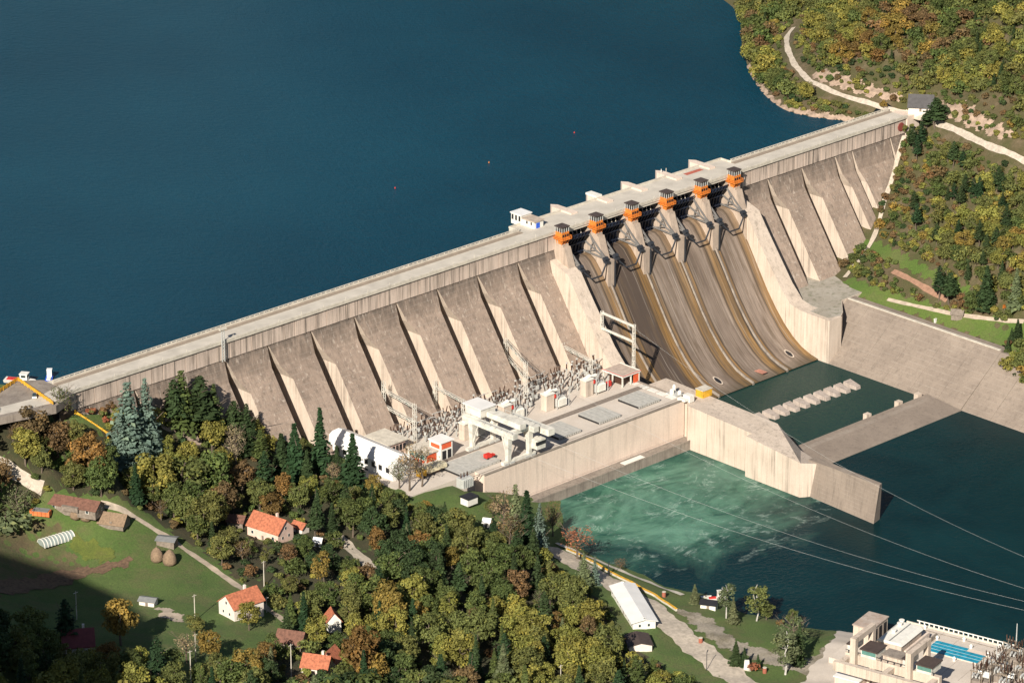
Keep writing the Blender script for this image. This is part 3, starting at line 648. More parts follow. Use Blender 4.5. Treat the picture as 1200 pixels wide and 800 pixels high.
for i in range(n):
    a, c = 44+i*d, 44+(i+1)*d; A = [(-110.8, -4), (-110.8, .3), (-113.2, 2.0), (-115.6, 1.8), (-131.4, .25), (-131.4, -4)]
    b = MB(); p0 = [(a+.05, y, z) for y, z in A]; p1 = [(c-.05, y, z) for y, z in A]; b.face(p0); b.face(p1[::-1])
    for k in range(6): b.face([p0[k], p1[k], p1[(k+1) % 6], p0[(k+1) % 6]])
    b.build('slab', MT['slope_r'], sill)
for x in (104, 123, 135): MB().box(x-1, x+1.6, -112.6, -110.4, 0, 2.8).build('block', MT['clean'], sill)
# baffle piers
bp = MB(); bp.hexa([(-1.5, -4.2, -3), (1.5, -4.2, -3), (2.3, 3.3, -3), (-2.3, 3.3, -3)], [(-1.3, -3.6, 1.4), (1.3, -3.6, 1.4), (2.1, 2.6, 2.3), (-2.1, 2.6, 2.3)])
bpm = bp.mesh('baffle_pier', concrete('pale_baffle_concrete', (.50, .42, .36), (.38, .31, .26), stain=.5, sc=.6))
NM = ['leftmost', 'second from the left', 'third from the left', 'fourth from the left', 'fifth from the left', 'sixth from the left', 'fourth from the right', 'third from the right', 'second from the right', 'rightmost']
q0 = P(891, 486, 2.2); q1 = P(998, 447, 2.2)
for i in range(10):
    f = (i-1)/9 if False else i/9; p = q0.lerp(q1, f)
    o = link('baffle_pier', bpm); o.location = (p.x-.3, p.y-.3, 0)
    tag(o, NM[i]+' pale concrete baffle block poking out of the dark basin water', 'baffle block', 'baffle blocks across the stilling basin')
# ------------------------------------------------------------------ gantry crane
gc = thing('gantry_crane', 'large white gantry crane straddling the rails on the power house deck', 'crane', (-56, -66, 19), world=True)
Wm = MT['crane']; zt = 30.2
for X, Y, dx in ((-61.5, -56.8, 0), (-61.5, -76.5, 0), (-50.5, -56.8, 0), (-50.5, -76.5, 0)):
    b = MB(); s = 1 if X < -56 else -1
    b.hexa([(X-.7, Y-.8, 20.2), (X+.7, Y-.8, 20.2), (X+.7, Y+.8, 20.2), (X-.7, Y+.8, 20.2)], [(X-1.1, Y-1.2, zt), (X+1.1, Y-1.2, zt), (X+1.1, Y+1.2, zt), (X-1.1, Y+1.2, zt)])
    b.build('leg', Wm, gc)
for Y in (-56.8, -76.5):
    MB().box(-64.5, -47.5, Y-.7, Y+.7, 19.3, 20.6).build('bogie_beam', Wm, gc)
    for X in (-63, -60, -52, -49):
        MB().box(X-1.2, X+1.2, Y-.9, Y+.9, 19.1, 20.0).build('wheel_bogie', MT['steel'], gc)
for X in (-61.5, -50.5): MB().box(X-1.2, X+1.2, -80.5, -52.5, zt, zt+2.2).build('main_girder', Wm, gc)
for Y in (-56.8, -76.5): MB().box(-61, -51, Y-.9, Y+.9, zt+.2, zt+1.8).build('cross_girder', Wm, gc)
b = MB(); b.prism([(-60, -60), (-52.5, -60), (-52.5, -51.5), (-54, -50.4), (-58.5, -50.4), (-60, -51.5)], zt+2.2, zt+5.6); b.build('machine_house', Wm, gc)
MB().box(-60.4, -52.1, -60.4, -50, zt+5.6, zt+5.9).build('machine_house_roof', MT['white2'], gc)
MB().box(-57.5, -54.5, -79, -60.5, zt+2.2, zt+4.4).build('trolley', Wm, gc)
MB().box(-47.5, -44.3, -84.0, -62, zt-1.6, zt+.9).box(-49.3, -47.5, -76, -74.5, zt-.5, zt+1).box(-49.3, -47.5, -66, -64.5, zt-.5, zt+1).build('jib', Wm, gc)
MB().box(-50, -45.5, -80.4, -76.6, 22.6, 26.4).build('operator_cab', Wm, gc)
MB().box(-50.1, -45.4, -80.45, -79.8, 24.3, 25.8).build('cab_window', MT['dark'], gc)
for s in (-1, 1):
    for X in (-61.5, -50.5): MB().beam((X, -66.6+s*9.2, 22), (X, -66.6+s*6.5, zt), .45).build('diagonal_brace', Wm, gc)
b = MB()
for X in (-62.9, -49.0): b.beam((X, -80, zt+3.2), (X, -62, zt+3.2), .12); [b.beam((X, y, zt+2.1), (X, y, zt+3.2), .12) for y in range(-80, -61, 3)]
b.build('walkway_railing', MT['steel'], gc)
# ------------------------------------------------------------------ transformers behind firewalls
def transformer():
    t = thing('transformer', 'x', 'transformer')
    MB().box(-2.1, 2.1, -1.6, 1.6, 0, 6.6).build('firewall', MT['clean'], t)
    MB().box(-2.4, 2.4, -1.9, 1.9, 6.6, 6.9).build('firewall_cap', MT['white'], t)
    MB().box(3.2, 8.0, -1.8, 2.4, .5, 4.2).build('tank', MT['steel'], t)
    for i in range(7): MB().box(3.4+i*.66, 3.7+i*.66, -3.0, -1.8, .8, 3.8).build('cooling_fin', MT['white'], t)
    MB().tube((3, 3.2, 5.2), (8, 3.2, 5.2), .75, n=10).build('conservator', MT['white'], t)
    for i in range(3):
        MB().tube((4+i*1.6, 0, 4.2), (3.8+i*1.6, -.2, 6.6), .28, .16, n=7).build('bushing', MT['brown'], t)
    MB().tube((-1.0, .2, 6.9), (1.8, .2, 7.6), .8, n=8).build('tank_pipe', MT['white'], t)
    b = MB(); b.beam((2.6, -2.8, 0), (2.6, -2.8, 7.4), .25).beam((9, -2.8, 0), (9, -2.8, 6.4), .25).beam((2.6, -2.8, 7.2), (9, 2.8, 6.3), .25).beam((9, 2.8, 0), (9, 2.8, 6.4), .25); b.build('pipe_frame', MT['steel'], t)
    MB().box(2.15, 3.0, -1.8, -.9, 4.6, 6.0).build('red_cabinet', MT['red'], t)
    return reg(t)
t0 = transformer()
tl = ['behind the left leg of the gantry crane', 'right behind the gantry crane machine house', 'above the first hatch cover right of the crane', 'above the middle hatch cover']
for i, (x, y) in enumerate(((546, 514), (592, 493), (642, 480), (688, 463))):
    p = P(x, y, 19); t = t0 if i == 0 else copy_tree(t0, (0, 0, 0)); t.location = (p.x+.2, p.y+.4, 19); t['label'] = 'white transformer beside a concrete firewall '+tl[i]; t['group'] = 'transformers along the rails'
# ------------------------------------------------------------------ switchgear: poles with dark insulators
def breaker(kind):
    t = thing('switchgear_pole', 'x', 'switchgear')
    if kind == 0:
        b = MB().box(-.2, .2, -.2, .2, 0, 2.6).box(-1.0, 1.0, -.3, .3, 2.6, 3.0); b.build('support', MT['galv'], t)
        MB().tube((-.7, 0, 3.0), (-1.3, 0, 5.2), .26, .2, n=6).build('insulator', MT['brown'], t); MB().tube((.7, 0, 3.0), (1.3, 0, 5.2), .26, .2, n=6).build('insulator', MT['brown'], t)
    elif kind == 1:
        MB().tube((0, 0, 0), (0, 0, 3.2), .2, n=6).box(-.4, .4, -.4, .4, 2.9, 3.3).build('support', MT['galv'], t)
        MB().tube((0, 0, 3.3), (0, 0, 5.6), .3, .22, n=6).build('insulator', MT['brown'], t); MB().tube((0, 0, 5.6), (0, 0, 6.1), .45, n=6).build('cap', MT['steel'], t)
    else:
        MB().box(-.6, .6, -.6, .6, 1.0, 2.6).box(-.15, .15, -.15, .15, 0, 1.0).build('support', MT['galv'], t); MB().box(-.4, .4, -.61, -.6, 1.2, 2.4).build('door', MT['steel'], t)
        MB().tube((-.3, 0, 2.6), (-.9, 0, 4.8), .3, n=6).build('insulator', MT['brown'], t); MB().beam((-1.6, 0, 4.9), (1.6, 0, 4.9), .25).build('contact_arm', MT['steel'], t)
    return reg(t)
bk = [breaker(k) for k in range(3)]; kn = ['forked dark insulators', 'single dark insulator', 'insulator on white cabinet']
used = [0, 0, 0]
rows = []
for r_, (yy, x0, x1, st) in enumerate(((-28, -76, 33, 3.1), (-31.5, -75, 31, 3.3), (-35, -73, 28, 3.4), (-38.5, -70, 24, 3.6), (-42.5, -66, 20, 4.2))):
    x = x0; k = 0
    while x < x1:
        kk = (r_+k//3) % 3; px_ = x+rng.uniform(-.8, .8); py_ = yy+rng.uniform(-.9, .9)
        if not (k % 7 == 6):
            t = bk[kk] if not used[kk] else copy_tree(bk[kk], (0, 0, 0)); used[kk] = 1
            t.location = (px_, py_, 18.9); t.rotation_euler.z = rng.uniform(-.4, .4)
            f = (px_+78)/111; seg = ('by pink building' if f < .18 else 'behind the crane' if f < .38 else 'at middle portal' if f < .62 else 'by last firewalls' if f < .82 else 'by open shelter')
            t['label'] = kn[kk]+', '+('back row' if r_ == 0 else 'second row' if r_ == 1 else 'third row' if r_ == 2 else 'fourth row' if r_ == 3 else 'front row')+' '+seg; t['group'] = 'switchgear poles in the switchyard'
        x += st; k += 1
# ------------------------------------------------------------------ steel portals
def portal(name, pts, h, beams, label, dbl=True):
    t = thing('steel_portal', label, 'steel portal', (pts[0][0], pts[0][1], 18.9), world=True)
    for (x, y), z1 in zip(pts, h):
        b = MB(); q = .5
        for sx, sy in ((-q, -q), (q, -q), (q, q), (-q, q)): b.beam((x+sx, y+sy, 18.9), (x+sx, y+sy, z1), .18)
        z = 20; s = 1
        while z < z1-1.2:
            b.beam((x-q, y-q*s, z), (x-q, y+q*s, z+1.3), .14).beam((x-q*s, y-q, z), (x+q*s, y-q, z+1.3), .14); z += 1.3; s = -s
        b.build('lattice_post', Wm, t)
    for i, j, z in beams:
        b = MB(); (xa, ya), (xb, yb) = pts[i], pts[j]
        for o, zz in ((-.45, 0), (.45, 0), (-.45, .9), (.45, .9)): b.beam((xa+o, ya, z+zz), (xb+o, yb, z+zz), .15)
        k = 9
        for u in range(k):
            f, g = u/k, (u+1)/k; b.beam((xa+(xb-xa)*f-.45, ya+(yb-ya)*f, z+(.9 if u % 2 else 0)), (xa+(xb-xa)*g-.45, ya+(yb-ya)*g, z+(0 if u % 2 else .9)), .14)
        b.build('cross_beam', Wm, t)
        for u in (1, 2, 3):
            f = u/4; x, y = xa+(xb-xa)*f, ya+(yb-ya)*f; MB().tube((x, y, z), (x+1.6, y+.6, z-1.8), .18, n=5).build('insulator_string', MT['greenglass'], t)
    return t
portal('a', [(-70.6, -16.7), (-73.5, -37.4)], [38, 35.5], [(0, 1, 27.5), (0, 1, 34)], 'white double-beam steel portal standing between the control building and the dam')
portal('b', [(-44, -17), (-46.5, -36)], [31, 29], [(0, 1, 28)], 'low white steel portal left of the gantry crane machine house')
portal('c', [(-1.0, -12), (-12.9, -35.8)], [35.5, 35.5], [(0, 1, 28.2), (0, 1, 34.4)], 'tall white steel portal in the middle of the switchyard')
portal('d', [(24, -19), (21, -38)], [29, 28], [(0, 1, 27)], 'low white steel portal near the spillway wall')
portal('e', [(45.5, -16.5), (42.8, -39)], [50, 39.5], [(0, 1, 34.5), (0, 1, 38.6)], 'tallest white steel portal beside the spillway, above the open shelter') if False else None
t = thing('steel_portal', 'tall white steel portal frame beside the spillway above the open shelter', 'steel portal', (36, -45, 19), world=True)
qa = P(740, 430, 21); top = 39.0; xa, ya = 36.6, -46.5
fx = {}
A_ = [(xa, ya), (xa+1.6, ya+19.5)]
for (x, y), zb in zip(A_, (19, 30.5)):
    b = MB()
    for sx, sy in ((-.4, -.4), (.4, -.4), (.4, .4), (-.4, .4)): b.beam((x+sx, y+sy, zb), (x+sx, y+sy, 41), .2)
    z = zb+1; s = 1
    while z < 39.5: b.beam((x-.4, y-.4*s, z), (x-.4, y+.4*s, z+1.2), .14).beam((x-.4*s, y-.4, z), (x+.4*s, y-.4, z+1.2), .14); z += 1.2; s = -s
    b.build('lattice_post', Wm, t)
for z in (33.6, 40.2):
    b = MB()
    for o in (-.35, .35): b.beam((A_[0][0]+o, A_[0][1], z), (A_[1][0]+o, A_[1][1], z), .3, .6)
    b.build('cross_beam', Wm, t)
    for u in (.2, .5, .8): MB().tube((xa+1.6*u, ya+19.5*u, z), (xa+1.6*u+1.5, ya+19.5*u, z-2), .18, n=5).build('insulator_string', MT['greenglass'], t)
# ------------------------------------------------------------------ buildings on the deck
def winwall(b, x0, x1, y, z0, z1, n, depth=.06):
    d = (x1-x0)/n
    for i in range(n): b.append((x0+d*i+d*.15, x0+d*(i+1)-d*.15, y, z0, z1))
cb = thing('control_building', 'small white and orange control building with flat roofs beside the rails', 'building', (-78, -50, 19), world=True)
MB().box(-84, -75.0, -54.8, -45, 18.85, 22.8).build('wall', MT['white'], cb)
MB().box(-77.6, -71.5, -56.4, -50.2, 18.85, 26.0).build('tower_wall', MT['white'], cb)
MB().box(-84.6, -75.4, -55.4, -44.4, 22.8, 23.15).build('roof', MT['kerb'], cb); MB().box(-78.1, -71.0, -56.9, -49.7, 26.0, 26.4).build('roof', MT['white2'], cb)
MB().box(-77, -72.2, -56.48, -56.4, 23.4, 25.6).build('orange_panel', MT['redor'], cb); MB().box(-77.68, -77.6, -55.8, -51, 23.6, 25.2).build('orange_panel', MT['redor'], cb)
for y in (-53.2, -50.2, -47.2):
    MB().box(-84.1, -84, y-1.1, y+1.1, 20.5, 22.3).build('window', MT['greenglass'], cb); MB().box(-84.12, -84, y-1.1, y+1.1, 19.1, 20.2).build('orange_panel', MT['redor'], cb)
MB().box(-83.4, -78.4, -54.9, -54.8, 19.3, 22.3).build('orange_panel', MT['redor'], cb)
MB().box(-76.8, -74.8, -56.5, -56.4, 19.2, 22.6).build('window', MT['dark'], cb); MB().box(-74.0, -72.2, -56.5, -56.4, 19.2, 22.6).build('window', MT['dark'], cb)
sh = thing('open_shelter', 'open white framed shelter with red trimmed flat roof beside the tall portal', 'shelter', (30, -46, 19), world=True)
MB().box(24.6, 34.2, -52.2, -41.5, 23.2, 23.7).build('roof', plain('shelter_roof', (.42, .33, .27), .9), sh)
MB().box(24.3, 34.5, -52.5, -52.2, 23.1, 23.9).box(24.3, 24.6, -52.2, -41.2, 23.1, 23.9).box(34.2, 34.5, -52.2, -41.2, 23.1, 23.9).build('white_fascia', MT['white'], sh); MB().box(24.2, 34.6, -52.6, -52.5, 23.7, 23.95).box(24.2, 24.3, -52.5, -41.1, 23.7, 23.95).build('red_trim', MT['red'], sh)
for x, y in ((24.8, -52), (34, -52), (24.8, -46.5), (24.8, -41.6), (34, -41.6), (29.5, -52)): MB().box(x-.25, x+.25, y-.25, y+.25, 18.9, 23.2).build('post', Wm, sh)
MB().box(31, 34, -52.1, -51.9, 19, 22.8).build('red_panel', MT['redor'], sh)
MB().box(26.5, 33, -50, -43, 18.9, 21.6).build('machine', MT['brown'], sh)
rb = thing('red_hydrant_box', 'small red cabinet standing on the deck left of the open shelter', 'cabinet', (22, -47.2, 19)); MB().box(-1.1, 1.1, -.6, .6, .1, 2.0).build('body', MT['red'], rb); MB().box(-1.1, 1.1, -.62, -.6, 1.0, 1.1).build('seam', MT['dark'], rb)
pb = thing('flat_roof_building', 'low pink walled building with wide flat roof behind the long white hall', 'building', (-90, -45, 19), world=True)
p0, p1, p2, p3 = P(473, 533, 25), P(503, 517, 25), P(452, 503, 25), P(430, 512, 25)
x0, x1, y0, y1 = p0.x-1, p1.x+1, p0.y-1, p2.y+2
x0, x1, y0, y1 = -91.0, -80.5, -41.5, -28.0
MB().box(x0+.8, x1-.8, y0+.8, y1-.8, 15, 24.2).build('wall', MT['pinkpl'], pb); MB().box(x0, x1, y0, y1, 24.2, 24.8).build('roof', MT['kerb'], pb)
for k in range(5): MB().box(x0+1.2+k*1.8, x0+2.5+k*1.8, y0+.72, y0+.8, 20.5, 23).build('window', MT['dark'], pb)
wh = thing('long_white_hall', 'long white sheet-metal hall with a hipped roof among the trees below the dam', 'hall', (-106, -45, 19), world=True)
x0, x1, y0, y1 = -103.5, -93.0, -58.0, -20.0
MB().box(x0, x1, y0, y1, 14, 24.5).build('wall', MT['white2'], wh)
b = MB(); xm = (x0+x1)/2
A = [(x0-.5, 24.3), (x0+1.2, 26.4), (xm, 28.0), (x1-1.2, 26.4), (x1+.5, 24.3)]
p0 = [(x, y0-.5, z) for x, z in A]; p1 = [(x, y1+.5, z) for x, z in A]; p0[2] = (xm, y0+1.5, 28.0); p1[2] = (xm, y1-1.5, 28.0)
for i in range(4): b.face([p0[i], p1[i], p1[i+1], p0[i+1]])
b.face(p0[::-1]); b.face(p1); b.face([p0[0], p0[4], p1[4], p1[0]])
b.build('roof', MT['white2'], wh)
for k in range(9):
    y = y0+3+k*4
    MB().box(x0-.08, x0, y-.9, y+.9, 21.3, 23.3).build('window', MT['dark'], wh)
for y in np.arange(y0+1, y1, 2.4): MB().box(x0-.5, x1+.5, y-.05, y+.05, 28.0, 28.12) 
MB().box(x0-.1, x0, y0+14, y0+18, 14.5, 19.5).build('door', MT['dark'], wh)
# yard transformer, shed, retaining wall and clutter at the left end of the deck
p = P(546, 571, 19); ty = thing('spare_transformer', 'grey spare transformer with tall fins standing alone at the left end of the yard', 'transformer', (p.x, p.y+1, 18.85))
MB().box(-2.6, 2.6, -1.4, 1.4, .4, 4.2).build('tank', MT['steel'], ty)
for i in range(6): MB().box(-2.4+i*.9, -2.0+i*.9, -2.5, -1.4, .6, 4.0).build('cooling_fin', MT['steel'], ty)
for i in range(3): MB().tube((-1.6+i*1.6, 0, 4.2), (-1.6+i*1.6, 0, 6.0), .3, .18, n=6).build('bushing', MT['brown'], ty)
p = P(553, 587, 18.6); s2 = thing('white_kiosk', 'tiny white kiosk with dark roof by the grass below the yard', 'kiosk', (p.x, p.y+1.5, 17.2)); MB().box(-2.5, 2.5, -2, 2, 0, 2.8).build('wall', MT['white'], s2); MB().box(-2.9, 2.9, -2.4, 2.4, 2.8, 3.1).build('roof', MT['dark'], s2)
p = P(536, 548, 19.0)
tr = thing('flat_trailer', 'cream covered load on a trailer with yellow cab beside the grey hatch', 'trailer', (-86.5, -62.5, 18.87))
b = MB(); b.prism([(-5, -2.2), (4.5, -2.2), (5.2, 0), (4.5, 2.2), (-5, 2.2)], 1.6, 3.0); b.build('load', plain('cream_tarpaulin', (.60, .53, .36), .8), tr); MB().box(-5, 4.5, -1.6, 1.6, .7, 1.6).build('bed', MT['brown'], tr); MB().box(-8, -5.4, -1.5, 1.5, .4, 2.9).build('cab', MT['yellow'], tr)
for x in (-6.8, -2, 2, 3.6):
    for y in (-1.6, 1.6): MB().tube((x, y-.25, .55), (x, y+.25, .55), .55, n=10).build('wheel', MT['dark'], tr)
p = P(578, 533, 20.5); rc = thing('red_cart', 'small red machine parked on the corner of the wide hatch cover', 'machine', (p.x-2, p.y, 19.95)); MB().box(-2.2, .4, -1.0, 1.0, .5, 1.9).build('body', MT['red'], rc); MB().box(.4, 2.4, -.7, .7, .5, 1.2).build('bonnet', MT['red'], rc); [MB().tube((x, -1.1, .4), (x, 1.1, .4), .4, n=8).build('wheel', MT['dark'], rc) for x in (-1.6, 1.7)]
# ------------------------------------------------------------------ cables over the river
ct_ = [((-12.9, -35.8, 35), (1290, 716, 33)), ((-46.5, -36, 29), (1290, 724, 31)), ((-73.5, -37.4, 34.8), (1290, 733, 30)), ((36.6, -46.5, 39.5), (1290, 688, 38))]
for i, (a, (x, y, z)) in enumerate(ct_):
    a = Vector(a); e = P(x, y, z); b = MB(); pr = a; n = 40; nm = ['third', 'second', 'lowest', 'topmost'][i]
    for k in range(1, n+1):
        f = k/n; q = a.lerp(e, f); q.z -= 4*9*f*(1-f); b.tube(pr, q, .032, n=4, cap=False); pr = q
    o = b.build('power_cable', MT['steel']); tag(o, nm+' of the pale overhead cables crossing the river below the guide wall' if i else 'third of the pale overhead cables from below crossing the river', 'cable', 'overhead cables above the river')
# ------------------------------------------------------------------ crest furniture
gh = thing('gate_house', 'white gate house with flat roof on the crest beside the left spillway pier', 'building', (36, 16, 63), world=True)
gx0, gx1 = 33.5, 38.5
MB().prism([(gx0+.5, 9.4), (gx1, 9.4), (gx1, 19), ((gx0+gx1)/2, 21), (gx0+.5, 19)], 40, 67.4).build('brick_base', MT['wall'], gh)
MB().box(gx0, gx1, 7.2, 16.5, 68, 70.8).build('wall', MT['white'], gh); MB().box(gx0-.3, gx1+.3, 14.5, 20.4, 67.4, 71.8).build('tower_wall', MT['white'], gh)
MB().box(gx0-.4, gx1+.4, 6.8, 14.4, 70.8, 71.2).build('roof', plain('tan_flat_roof', (.42, .34, .27), .9), gh); MB().box(gx0-.6, gx1+.6, 14.2, 20.8, 71.8, 72.2).build('roof', MT['white2'], gh)
for y in (15.5, 17.5, 19.5): MB().box(gx0-.38, gx0-.3, y-.5, y+.5, 69.3, 71.4).build('window', MT['dark'], gh)
for y in (9, 11.5): MB().box(gx0-.08, gx0, y-.4, y+.4, 69.2, 70.4).build('window', MT['dark'], gh)
MB().box(gx0+1, gx0+3, 7.1, 7.2, 68, 70.2).build('door', MT['blue'], gh)
# mast on the crest
ms = thing('crest_mast', 'slim grey lattice mast on the downstream side of the left crest', 'mast', (-138, -2.2, 60.6), world=True)
b = MB()
for s in (-.6, .6): b.beam((-138+s, -2.4, 60.6), (-138+s, -2.4, 73.5), .3)
z = 61
while z < 73: b.beam((-138.6, -2.4, z), (-137.4, -2.4, z+1.2), .18); z += 1.2
b.build('lattice', MT['steel'], ms); MB().box(-139.6, -136.4, -2.9, -1.9, 73.4, 73.9).build('head', MT['kerb'], ms); MB().box(-138.3, -137.7, -2.4, -1.7, 66, 66.8).build('clamp', MT['steel'], ms)
# people on a cutwater
def person(loc, rz, label, shirt):
    me = bpy.data.meshes.new('person'); V_ = [(0, 0, .95), (0, 0, 1.2), (0, 0, 1.42), (0, 0, 1.55), (0, .02, 1.68), (.11, 0, .88), (.13, .02, .5), (.14, 0, .08), (.14, -.14, .05), (-.11, 0, .88), (-.13, -.02, .5), (-.15, .03, .08), (-.15, -.12, .05), (.2, 0, 1.4), (.26, .03, 1.12), (.24, -.06, .88), (-.2, 0, 1.4), (-.27, .02, 1.12), (-.24, -.08, .88)]
    E_ = [(0, 1), (1, 2), (2, 3), (3, 4), (0, 5), (5, 6), (6, 7), (7, 8), (0, 9), (9, 10), (10, 11), (11, 12), (2, 13), (13, 14), (14, 15), (2, 16), (16, 17), (17, 18)]
    R_ = [.15, .16, .17, .06, .11, .1, .07, .05, .05, .1, .07, .05, .05, .07, .05, .04, .07, .05, .04]
    me.from_pydata(V_, E_, []); me.materials.append(shirt)
    o = link('person', me, loc=loc, label=label, cat='person', group='people on the crest'); o.rotation_euler.z = rz; o.scale = (1.05,)*3
    sk = o.modifiers.new('skin', 'SKIN')
    for i, r in enumerate(R_): me.skin_vertices[0].data[i].radius = (r, r*.8)
    me.skin_vertices[0].data[0].use_root = True; o.modifiers.new('sub', 'SUBSURF').levels = 1; return o
# ------------------------------------------------------------------ crest people, boats, plaza
person((119.0, 19.0, 68.7), 1.2, 'person in a pale top standing on a cutwater, left one of two', MT['white'])
person((121.2, 18.3, 68.7), -2.0, 'person in a pale top standing on a cutwater, right one of two', MT['kerb'])
pz_ = thing('crest_plaza', 'paved platform at the left end of the dam crest with yellow fences', 'platform', (-225, 15, 62), world=True)
poly = [tuple(P(*q, 68))[:2] for q in ((-120, 500), (10, 530), (58, 497), (92, 472), (70, 455), (58, 440), (22, 449), (-120, 495))]
poly = [(-209, -3), (-221, -8), (-232, -5), (-275, 6), (-275, 18), (-228, 16.5), (-216, 21), (-209, 15)]
MB().prism(poly, 65, 67.95).build('platform_body', MT['ledge'], pz_)
MB().prism([(-275, 10), (-275, 7), (-231, -3), (-220, -5), (-209, -1), (-209, 6.5), (-221, 3)], 67.95, 67.975).build('road_surface', MT['road'], pz_)
def fence(name, pts, h, mat, label, cat='fence', w=.12, step=2.5, H=None):
    pts = [Vector(p) for p in pts]; t = thing(name, label, cat, tuple(pts[0]), world=True)
    for a, c in zip(pts[:-1], pts[1:]):
        n = max(1, round((c-a).length/step))
        for i in range(n):
            p, q = a.lerp(c, i/n), a.lerp(c, (i+1)/n)
            MB().beam(p, p+Vector((0, 0, h)), w*2).build('post', mat, t)
            b = MB().beam(p+Vector((0, 0, h*.55)), q+Vector((0, 0, h*.55)), w, h*.75); b.build('panel', mat, t)
    return t
fence('yellow_fence', [(-262, 14, 68), (-228, 16, 68), (-216.6, 20.4, 68)], 1.7, MT['yellow'], 'yellow fence along the lake side of the paved platform')
fence('yellow_fence', [(-216.4, 20.2, 68), (-221.5, -7, 68)], 1.7, MT['yellow'], 'yellow fence between the paved platform and the end of the crest road')
g1, g2 = gl(88, 484), gl(126, 509); g3 = gl(128, 520)
fence('yellow_wall', [(g1.x, g1.y, g1.z-.2), (g2.x, g2.y, g2.z-.2), (g3.x, g3.y, g3.z-.2)], 1.3, MT['yellow'], 'yellow parapet running down the grass below the left end of the dam', 'parapet', w=.3)
cr = thing('white_car', 'small white car parked on the paved platform by the yellow fence', 'car', (-221.5, 4, 68), rz=.9)
b = MB(); b.hexa([(-2, -.85, .25), (2, -.85, .25), (2, .85, .25), (-2, .85, .25)], [(-1.9, -.8, .85), (1.95, -.8, .8), (1.95, .8, .8), (-1.9, .8, .85)]); b.build('body', MT['white'], cr)
b = MB(); b.hexa([(-1.6, -.78, .85), (1.0, -.78, .85), (1.0, .78, .85), (-1.6, .78, .85)], [(-1.2, -.65, 1.4), (.5, -.65, 1.4), (.5, .65, 1.4), (-1.2, .65, 1.4)]); b.build('cabin', MT['glass'], cr)
for x in (-1.25, 1.25):
    for y in (-.8, .8): MB().tube((x, y-.1, .3), (x, y+.1, .3), .32, n=10).build('wheel', MT['dark'], cr)
def boat(loc, rz, L, label, hull, cab, top):
    t = thing('moored_boat', label, 'boat', loc, rz); w = L*.16
    b = MB(); st = [(-.5, 1, .9), (-.2, 1.05, .85), (.2, 1, .9), (.42, .55, 1.1), (.5, .05, 1.3)]
    for i in range(4):
        (x0, a0, h0), (x1, a1, h1) = st[i], st[i+1]
        b.hexa([(x0*L, -w*a0*.7, -.3), (x1*L, -w*a1*.7, -.3), (x1*L, w*a1*.7, -.3), (x0*L, w*a0*.7, -.3)], [(x0*L, -w*a0, h0), (x1*L, -w*a1, h1), (x1*L, w*a1, h1), (x0*L, w*a0, h0)])
    b.build('hull', hull, t); MB().box(-L*.42, -L*.05, -w*.6, w*.6, .9, 1.2).build('deck_cover', top, t)
    c = MB().box(L*.02, L*.25, -w*.7, w*.7, .9, 3.4); c.build('wheelhouse', cab, t); MB().box(L*.0, L*.27, -w*.8, w*.8, 3.4, 3.6).build('roof', cab, t)
    MB().box(L*.25, L*.252, -w*.5, w*.5, 2.2, 3.1).build('window', MT['glass'], t); MB().box(L*.06, L*.21, -w*.71, -w*.7, 2.2, 3.1).build('window', MT['glass'], t)
    return t
p = P(34, 450, 66); boat((-210.5, 27, 64.2), math.radians(-56), 12, 'white boat with red deck cover moored behind the yellow fence', MT['white'], MT['white'], MT['red'])
boat((-199.5, 24, 63), .8, 8, 'small blue and white boat moored beside the end of the parapet', MT['blue'], MT['white2'], MT['white'])
pt = thing('jetty', 'pale floating jetty beside the white boat at the left end of the crest', 'jetty', (-212, 34, 63), world=True)
MB().prism([(-215.5, 21.2), (-207.5, 15.2), (-199, 16), (-198, 19), (-206, 20), (-214, 26)], 62.5, 64.6).build('deck', MT['kerb'], pt)
for i, (x, y, c, lb) in enumerate(((463, 221, 'red', 'tiny red buoy floating on the open lake, left one'), (573, 191, 'orange', 'tiny orange buoy floating on the open lake, middle one'), (673, 156, 'red', 'tiny red buoy floating on the open lake, right one'))):
    p = P(x, y, 63); t = thing('buoy', lb, 'buoy', (p.x, p.y, 62.9), group='buoys on the lake'); MB().lathe((0, 0, 0), [(.22, 0), (.3, .2), (.22, .45), (.08, .8)], 8).build('float', MT[c], t)
# ------------------------------------------------------------------ strips and patches lying on the ground
def patch(name, px_pts, H, mat, lift=.25, step=2.0, **kw):
    step = min(step, .8) if name != 'forest_floor' else 2.2
    g = [(hit(H, *q).x, hit(H, *q).y) for q in px_pts]; g = np.array(g)
    x0, y0 = g.min(0); x1, y1 = g.max(0); nx = int((x1-x0)/step)+2; ny = int((y1-y0)/step)+2
    X, Y = np.meshgrid(np.linspace(x0, x1, nx), np.linspace(y0, y1, ny))
    ins = inside(X+.9*np.sin(Y*.9)+.5*np.sin(X*1.9+Y), Y+.9*np.sin(X*.8)+.5*np.sin(Y*2.1), g); Z = H(X, Y)+lift; i = np.arange(nx*ny).reshape(ny, nx)
    q = np.stack([i[:-1, :-1], i[:-1, 1:], i[1:, 1:], i[1:, :-1]], -1); k = (ins[:-1, :-1].astype(int)+ins[:-1, 1:]+ins[1:, 1:]+ins[1:, :-1]) >= 3; q = q[k]
    v = np.stack([X.ravel(), Y.ravel(), Z.ravel()], 1); me = bpy.data.meshes.new(name); me.from_pydata(v.tolist(), [], q.tolist()); me.materials.append(mat)
    me.polygons.foreach_set('use_smooth', [True]*len(q)); return link(name, me, **kw)
